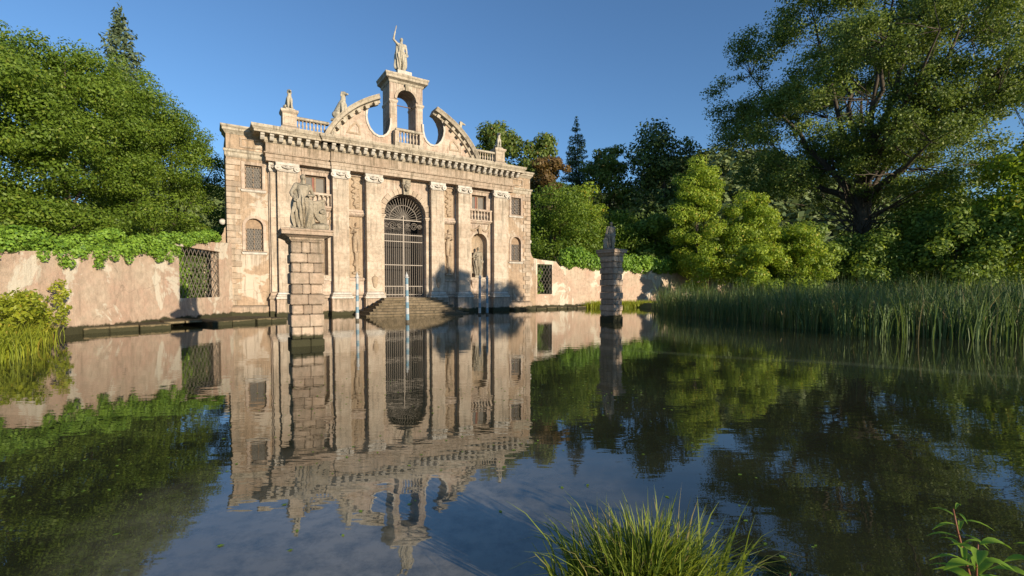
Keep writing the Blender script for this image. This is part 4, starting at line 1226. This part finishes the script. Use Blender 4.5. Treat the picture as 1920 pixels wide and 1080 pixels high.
# tall clipped hornbeams behind the left wall
for i, (c, rad, k, n, lab, sd) in enumerate([
    ((-18.6, 12.4, 4.3), (3.2, 3.0, 4.1), 90, 46000, 'clipped hornbeam at the left edge of the picture behind the ivy wall', 41),
    ((-19.0, 16.6, 5.0), (3.3, 3.0, 4.9), 100, 92000, 'clipped hornbeam second from the left edge behind the ivy wall', 42),
    ((-19.6, 21.0, 5.9), (3.3, 3.1, 5.7), 115, 96000, 'tall hornbeam in front of the fir behind the left ivy wall', 43),
    ((-20.1, 25.3, 6.3), (3.2, 3.0, 6.2), 110, 90000, 'tall hornbeam second from the pavilion behind the left wall', 44),
    ((-20.5, 29.2, 5.6), (2.9, 2.9, 5.6), 90, 70000, 'hornbeam nearest the pavilion behind the left wall', 45)]):
    cl = crownclumps(c, rad, int(k*1.9), .78, sd, power=3.6, flat=.55, lo=.74, taper=.14)
    cl += crownclumps((c[0], c[1], c[2]+rad[2]*.6), (rad[0]*.8, rad[1]*.9, rad[2]*.52), 30, .5, sd+100, flat=1.1, lo=.75, taper=.25)
    tree('hornbeam_tree', lab, M['hornbeam'], (c[0], c[1], .36), cl, n, .118, sd, .28, 'hornbeams behind the left wall', up=.2, limbs=8)
# low green shrub and tree between the hornbeams and the pavilion
tree('garden_tree', 'small pale green tree in the gap between hornbeams and pavilion', M['mixed'], (-24.0, 40, .36),
     crownclumps((-24.0, 40, 4.2), (2.6, 2.6, 4.0), 40, 1.0, 47), 9000, .3, 47, .2)
# fir behind
def conifer_clumps(x, y, z0, z1, r0, layers, per, seed, thick=.32, irregular=.25):
    rg = np.random.default_rng(seed); out = []
    for i in range(layers):
        t = i/(layers-1); z = z0 + (z1-z0)*t
        r = r0*(1-t)**.85*rg.uniform(1-irregular, 1+irregular*.5) + .15
        for k in range(max(3, int(per*(1-t*.6)))):
            a = 2*math.pi*(k+rg.random())/max(3, int(per*(1-t*.6)))
            rr_ = r*rg.uniform(.55, 1.0)
            out.append((x+rr_*.62*math.cos(a), y+rr_*.62*math.sin(a), z - rr_*.18 + rg.uniform(-.2,.2), rr_*.45+.12, rr_*.45+.12, thick*rg.uniform(.7,1.3)))
    return out
tree('fir_tree', 'grey-green fir rising above the left hornbeams', M['conifer'], (-37.0, 46, .36), conifer_clumps(-37.0, 46, 8, 28.2, 5.4, 26, 9, 51, .7, .3), 26000, .42, 51, .4, trunk_top=27, aspect=.4)
tree('spruce_tree', 'slender dark spruce with spire top right of the pavilion', M['spruce'], (9.3, 70, .36), conifer_clumps(9.3, 70, 10, 26.2, 4.4, 22, 8, 52, .35, .25), 16000, .42, 52, .35, trunk_top=25.8, aspect=.3)

# trees beyond the right wall
def broad(name, label, mat, x, y, ztop, r, k, n, size, seed, zc=None, rz=None, lo=.5, flat=.75, rc=None, group='trees beyond the right wall', shell=.5, taper=.15):
    zc = zc if zc is not None else ztop*.55
    rz = rz if rz is not None else ztop-zc
    rc = rc or r*.34
    cl = crownclumps((x, y, zc), (r*.88, r*.88, rz*.92), k, rc, seed, flat=flat, lo=lo, taper=taper)
    return tree(name, label, mat, (x, y, .36), cl, n, size, seed, max(.15, ztop*.016), group, shell=shell)
broad('hornbeam_tree', 'sunlit clipped hornbeam against the right side of the pavilion', M['hornbeam'], 4.6, 45.4, 11.6, 4.1, 110, 38000, .21, 61, 5.4, 6.2, flat=.5, taper=.1)
broad('hornbeam_tree', 'sunlit clipped hornbeam behind the farther statue pillar', M['hornbeam'], 11.8, 48.6, 9.6, 4.2, 100, 34000, .22, 62, 4.4, 5.2, flat=.5, taper=.3)
broad('oak_tree', 'dark crowned tree just behind the right attic pedestal', M['mixed'], -2.0, 62, 23.6, 3.6, 60, 14000, .42, 63, 15)
broad('oak_tree', 'green tree between the attic hound and the bronze tree', M['mixed'], 3.0, 61, 21.6, 3.6, 60, 14000, .42, 64, 13.5)
broad('bronze_tree', 'bronze leaved tree behind the right corner of the pavilion', M['bronze'], 4.6, 56, 18.6, 2.4, 40, 8000, .38, 65, 12)
broad('oak_tree', 'rounded green tree just right of the spruce', M['mixed'], 12.6, 64, 21.6, 3.7, 60, 15000, .42, 66, 13)
broad('lime_tree', 'yellow green tree below the spruce behind the hornbeams', M['lime'], 8.2, 57, 14.6, 3.2, 45, 9000, .38, 67, 9)
broad('evergreen_oak', 'broad dark evergreen tree between rounded tree and sunlit slope', M['evergreen'], 18.6, 60, 22.0, 5.6, 95, 26000, .44, 68, 11.5, 10.8)
broad('evergreen_oak', 'dark evergreen in shade above the end of the right wall', M['evergreen'], 20.0, 53, 9.0, 3.6, 50, 14000, .36, 69, 4.8)
broad('lime_tree', 'sunlit yellow green tree left one of the slope below the hill', M['lime'], 16.8, 43.4, 14.0, 3.1, 110, 34000, .20, 70, 7.4, 6.4, taper=.35, lo=.3, rc=.75)
broad('lime_tree', 'sunlit yellow green tree right one of the slope below the hill', M['lime'], 21.2, 43.0, 10.6, 3.6, 110, 34000, .20, 71, 5.4, 5.0, taper=.35, lo=.3, rc=.75)
broad('lime_tree', 'low sunlit bush in front of the dark trees left of the poplar trunk', M['lime'], 19.0, 38.0, 4.7, 1.9, 30, 9000, .24, 72, 2.6, 2.3)
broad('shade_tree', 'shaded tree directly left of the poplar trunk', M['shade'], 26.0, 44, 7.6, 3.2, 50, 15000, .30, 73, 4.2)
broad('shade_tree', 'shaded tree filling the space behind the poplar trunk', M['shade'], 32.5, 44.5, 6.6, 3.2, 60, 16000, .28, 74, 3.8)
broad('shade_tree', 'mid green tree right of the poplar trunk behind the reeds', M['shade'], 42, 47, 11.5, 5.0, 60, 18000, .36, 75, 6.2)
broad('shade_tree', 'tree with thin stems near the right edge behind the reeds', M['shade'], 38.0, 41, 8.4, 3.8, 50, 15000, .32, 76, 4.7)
broad('lime_tree', 'bright yellow green tree cut by the right picture edge', M['lime'], 44.0, 39.5, 14.5, 4.4, 60, 18000, .34, 77, 8.2)
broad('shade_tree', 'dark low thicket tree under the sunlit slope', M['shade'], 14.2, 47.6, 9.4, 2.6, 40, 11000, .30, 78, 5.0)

broad('lime_tree', 'sunlit yellow green tree lowest of the slope, beside the poplar trunk', M['lime'], 25.2, 42.0, 7.6, 3.0, 70, 20000, .20, 79, 3.8, 3.6, taper=.35, lo=.3, rc=.7)
# the great poplar: trunk, limbs, airy crown
def poplar(label, base, seed):
    rg = np.random.default_rng(seed)
    root = thing('poplar_tree', label, 'tree', base)
    mbt = MB()
    cen = np.array([.5, 0, 21.0]); rad = np.array([16.0, 14.0, 12.5])
    # trunk, then leaders that fan out from a low fork
    tp = limb(mbt, (0, 0, -.3), (.2, 0, 12.5), 1.0, .70, rg, 6, .012)
    path = []
    nl = 27
    for k in range(nl):
        a = k*2.399 + rg.uniform(-.3, .3)
        el = R(8) + R(78)*(k/(nl-1))**.8
        d = np.array([math.cos(a)*math.cos(el), math.sin(a)*math.cos(el), math.sin(el)])
        q = tp[3 + (k % 4)] + np.array([0, 0, rg.uniform(-.4, .4)])
        # reach the crown's outside in that direction
        t = 1.0
        while (((q + d*t - cen)/rad)**2).sum() < .80 and t < 40: t += .5
        pts = limb(mbt, q, q + d*t, .40*(1-.35*k/nl)+.1, .05, rg, 9, .035, -.03 if el < 1 else 0)
        path += [(p, .06 + .25*(1-i/9)) for i, p in enumerate(pts) if i > 1]
        for _ in range(5):
            i = rg.integers(2, 8); e = d + rg.normal(0, .55, 3); e[2] += .2; e /= np.linalg.norm(e)
            sub = limb(mbt, pts[i], pts[i] + e*rg.uniform(3.0, 6.5), .14*(1-i/12), .03, rg, 5, .06)
            path += [(p, .05) for p in sub[1:]]
    P = np.array([p for p, r in path])
    clumps = []
    while len(clumps) < 660:
        d = rg.normal(0, 1, 3); d /= np.linalg.norm(d)
        p = cen + d*rad*(.30 + .72*rg.random()**.55)
        if p[2] < 10.5 + .06*abs(p[0]): continue
        g = math.sin(p[0]*.55+1)+math.sin(p[1]*.6+p[2]*.35)+math.sin(p[2]*.75-p[0]*.3+2)+math.sin(p[0]*1.1+p[2]*.9)
        if g < -.2+rg.normal(0, .45): continue
        j = ((P-p)**2).sum(1).argmin()
        if np.linalg.norm(P[j]-p) > 6.0: continue
        if np.linalg.norm(P[j]-p) > .6: limb(mbt, P[j], p, .045, .012, rg, 2, .08)
        s_ = rg.uniform(.9, 2.3)
        clumps.append((p[0], p[1], p[2], s_, s_, s_*.6))
    mbt.build('trunk', M['bark'], root, smooth=True)
    pos, nrm = clump_points(clumps, 265000, rg, .0)
    me = leaf_mesh('crown', pos, nrm, .20, rg, .8, .1, .9)
    me.materials.append(M['poplar'])
    link(bpy.data.objects.new('crown', me), root)
poplar('great spreading poplar with dark trunk towering over the reeds', (36.3, 50.0, .36), 81)

# two trees on the right bank that shade the reeds and the foot of the pavilion
broad('bank_tree', 'leafy tree on the near right bank beyond the picture edge', M['mixed'], 19.8, 9.2, 10.8, 2.5, 50, 13000, .24, 91, 6.4, group=None, lo=.3, rc=.7)
broad('bank_tree', 'lower bushy tree on the right bank beyond the reeds', M['mixed'], 22.6, 12.3, 9.0, 3.4, 60, 16000, .26, 92, 5.4, group=None, lo=.3, rc=.8)

# wooded hillside: one far mass of tree crowns
rg = np.random.default_rng(99)
cl = []
while len(cl) < 2600:
    x = rg.uniform(-190, 420); y = rg.uniform(150, 300)
    a = x/y
    if not (-.72 < a < -.52 or .28 < a < 1.2): continue
    r_ = rg.uniform(2.6, 4.8)
    cl.append((x, y, hill_z(x, y)+r_*.7, r_, r_, r_*rg.uniform(.8,1.3)))
pos, nrm = clump_points(cl, 60000, rg, .7)
me = leaf_mesh('forest', pos, nrm, 2.4, rg, .8, .5, .5); me.materials.append(M['hillwood'])
o = bpy.data.objects.new('hillside_forest', me); link(o); tag(o, 'wooded hillside far behind the garden', 'forest', kind='stuff')

# blades
def blade_mesh(name, root, height, width, lean, bend, rng, droop=None):
    n = len(root)
    a = rng.uniform(0, 2*math.pi, n) if lean is None else lean
    d = np.stack([np.cos(a), np.sin(a), np.zeros(n)], 1)
    fa_ = a + np.pi/2 + rng.normal(0, .8, n)
    s = np.stack([np.cos(fa_), np.sin(fa_), np.zeros(n)], 1)
    lv = [0, .28, .55, .8, 1.0]
    v = np.empty((n, 9, 3), np.float32)
    for i, t in enumerate(lv):
        off = bend*height*(t**2)
        z = height*t - (bend**2)*height*.75*t**3 - (0 if droop is None else droop*height*t**4)
        p = root + d*off[:, None]; p[:, 2] += z
        w = (width*(1-t**1.6)*(.75 if t == 0 else 1))[:, None]*.5
        if i < 4:
            v[:, i*2] = p - s*w; v[:, i*2+1] = p + s*w
        else: v[:, 8] = p
    base = np.arange(n)[:, None]*9
    q = np.array([0,1,3,2, 2,3,5,4, 4,5,7,6, 6,7,8])
    me = bpy.data.meshes.new(name)
    me.vertices.add(n*9); me.vertices.foreach_set('co', v.reshape(-1))
    me.loops.add(n*15); me.loops.foreach_set('vertex_index', (base+q[None, :]).astype(np.int32).reshape(-1))
    me.polygons.add(n*4)
    ls = (np.arange(n)[:, None]*15 + np.array([0,4,8,12])[None, :]).astype(np.int32).reshape(-1)
    me.polygons.foreach_set('loop_start', ls)
    me.update(calc_edges=True)
    me.polygons.foreach_set('use_smooth', [True]*(n*4))
    return me
def inside(px, py, poly):
    r_ = np.zeros(len(px), bool); j = len(poly)-1
    for i in range(len(poly)):
        xi, yi = poly[i]; xj, yj = poly[j]
        r_ ^= ((yi > py) != (yj > py)) & (px < (xj-xi)*(py-yi)/(yj-yi+1e-12)+xi)
        j = i
    return r_
rg = np.random.default_rng(123)
reedpoly = [(9.3,29.5),(10.0,25.5),(11.2,22.4),(10.6,19.0),(10.8,16.0),(12.2,14.4),(15.0,13.6),(19,14.0),(30,15),(40,22),(26,28),(18,31),(14,34),(10.5,36)]
n = 90000
px = rg.uniform(8, 41, n); py = rg.uniform(11, 36.5, n)
cw = np.sin(px*1.7+py*.6)+np.sin(py*1.9-px*.8)+rg.normal(0,.8,n)
k = inside(px, py, reedpoly) & (cw > -.9)
# fewer where the front rows hide the rest
k &= (rg.random(n) < np.clip(1.25-.035*(py-12)-.02*(px-9), .35, 1))
px, py = px[k][:30000], py[k][:30000]
n = len(px)
root = np.stack([px, py, np.full(n, -.05)], 1)
h = np.clip(rg.normal(1.80, .28, n)*(1+.16*np.sin(px*1.1+py*.5)+.08*np.sin(px*.6-py*1.3)), .9, 2.7)
edge = rg.random(n) < .12; h[edge] *= .55
me = blade_mesh('reeds', root, h, rg.uniform(.022,.048,n), None, rg.uniform(.04,.62,n), rg, np.where(rg.random(n) < .25, rg.uniform(.1,.4,n), 0))
me.materials.append(M['reed'])
o = bpy.data.objects.new('reed_bed', me); link(o); tag(o, 'dense green reed bed along the right bank', 'reeds', kind='stuff')

# grass at the water edge under the right wall
n = 7000
t = rg.random(n)
px = 6.3 + 7*t + rg.normal(0,.35,n); py = 38.9 + 2.6*t + rg.uniform(-.6,1.6,n)
me = blade_mesh('grass', np.stack([px, py, np.full(n, .0)], 1), rg.uniform(.25,.75,n), rg.uniform(.02,.04,n), None, rg.uniform(.1,.6,n), rg)
me.materials.append(M['bush']); o = bpy.data.objects.new('bank_grass', me); link(o); tag(o, 'grass strip on the bank below the right wall', 'grass', kind='stuff')

# left bank: shrub with upright shoots and grasses hanging to the water
cl = []
rg = np.random.default_rng(55)
for _ in range(46):
    t = rg.random()
    cl.append((-14.75 + 3.1*t + rg.normal(0,.3), 14.2 - 4.2*t + rg.normal(0,.35), rg.uniform(.35, 1.25), .34, .34, .3))
for k in range(9): cl.append((-14.15+rg.normal(0,.07), 15.0+rg.normal(0,.08), .5+k*.15, .17, .17, .16))
root_ = thing('waterside_shrub', 'yellow green shrub with upright shoots at the left water edge', 'shrub', (-13.4, 12.8, .2))
mbt = MB()
for c_ in cl[::3]:
    limb(mbt, (c_[0]*.3-13.4*.7+13.4, c_[1]*.3+12.8*.7-12.8, 0), (c_[0]+13.4, c_[1]-12.8, c_[2]-.2), .03, .008, rg, 3)
mbt.build('stem', M['bark'], root_)
pos, nrm = clump_points(cl, 11000, rg, .2)
me = leaf_mesh('foliage', pos-np.array((-13.4,12.8,.2)), nrm, .11, rg, .45, .2, .8); me.materials.append(M['bush'])
link(bpy.data.objects.new('foliage', me), root_)
n = 5200
t = rg.random(n)
px = -14.9 + 4.6*t + rg.normal(0,.22,n); py = 14.6 - 5.8*t + rg.normal(0,.35,n)
me = blade_mesh('grass', np.stack([px, py, np.full(n, .0)], 1), rg.uniform(.4,1.0,n), rg.uniform(.014,.028,n), None, rg.uniform(.15,.8,n), rg, .15)
me.materials.append(M['bush']); o = bpy.data.objects.new('bank_grass', me); link(o); tag(o, 'long grass drooping to the water at the left edge', 'grass', kind='stuff')

# foreground: sedge clump and weeds on the near bank
rg = np.random.default_rng(77)
n = 1300
a = rg.uniform(0, 2*math.pi, n)
rr_ = np.minimum(np.abs(rg.normal(0, .17, n)), .33)
root = np.stack([.62 + rr_*np.cos(a)*1.25, 2.16 + rr_*np.sin(a)*.55, np.full(n, -.03)], 1)
lean = np.arctan2((root[:,1]-2.16)*1.5, (root[:,0]-.62)) + rg.normal(0, .7, n)
h = np.clip(rg.normal(.47, .09, n), .2, .62)
me = blade_mesh('sedge', root, h, rg.uniform(.010,.020,n), lean, rg.uniform(.12,.72,n)*np.clip(.5+rr_*2.2,.5,1.0), rg, rg.uniform(.0,.32,n))
me.materials.append(M['sedge']); o = bpy.data.objects.new('sedge_clump', me); link(o); tag(o, 'bright green clump of arching sedge at the bottom of the picture', 'sedge')

def weed(label, base, h, nleaf, L, seed, lean=(0,0), w=.22):
    rg = np.random.default_rng(seed)
    root = thing('pond_weed', label, 'weed', base)
    mb = MB()
    pts = [(lean[0]*t+.01*math.sin(5*t), lean[1]*t, h*t) for t in np.linspace(0, 1, 8)]
    mb.tube(pts, [.008-.005*t for t in np.linspace(0,1,8)], 6)
    mb.build('stem', M['redstem'], root, smooth=True)
    for k in range(nleaf):
        t = .12 + .88*k/(nleaf-1)
        p = Vector((lean[0]*t, lean[1]*t, h*t)); a = k*2.4+rg.uniform(-.3,.3)
        l = L*(1.15-.75*t)*rg.uniform(.8,1.2)
        d = Vector((math.cos(a), math.sin(a), 0)); sd = Vector((-math.sin(a), math.cos(a), 0))
        v = []; f = []
        for i in range(6):
            s_ = i/5
            q = p + d*l*s_ + Vector((0,0,1))*l*(.55*s_ - .65*s_*s_)
            wd = l*w*math.sin(math.pi*min(1, s_*.92+.06))*.5
            v += [tuple(q-sd*wd+Vector((0,0,wd*.4))), tuple(q), tuple(q+sd*wd+Vector((0,0,wd*.4)))]
        for i in range(5):
            b = i*3; f += [(b,b+1,b+4,b+3),(b+1,b+2,b+5,b+4)]
        MB().add(v, f).build('leaf', M['weedleaf'], root, smooth=True)
weed('red stemmed weed with narrow leaves in the bottom right corner', (1.95, 1.92, 0), .58, 30, .21, 5, (-.09,.05), .15)
weed('broad leaved weed beside the red stemmed one in the bottom right corner', (1.80, 1.82, -.05), .56, 22, .24, 6, (.02,.0), .42)
weed('second broad leaved weed at the right end of the bottom edge', (2.04, 1.84, -.05), .52, 20, .24, 8, (.03,.0), .40)
weed('tiny lone weed spike at the bottom edge right of the sedge', (1.14, 1.90, -.02), .37, 26, .045, 7, (.0,.0), .35)

# small leaves and petals floating on the pond
rg = np.random.default_rng(200)
n = 560
px = np.concatenate([rg.uniform(-6, 2.0, 260), rg.uniform(-12, 8, 300)]); py = np.concatenate([rg.uniform(2.6, 8.0, 260), rg.uniform(6, 20, 300)])
pos = np.stack([px, py, np.full(n, .004)], 1)
k = inside(px, py, pond)
nr_ = np.zeros((n, 3)); nr_[:, 2] = 1
me = leaf_mesh('leaves', pos[k], nr_[k], .035, rg, .6, 4.0, .02); me.materials.append(M['weedleaf'])
o = bpy.data.objects.new('floating_leaves', me); link(o); tag(o, 'specks of fallen leaves floating on the pond', 'leaves', kind='stuff')
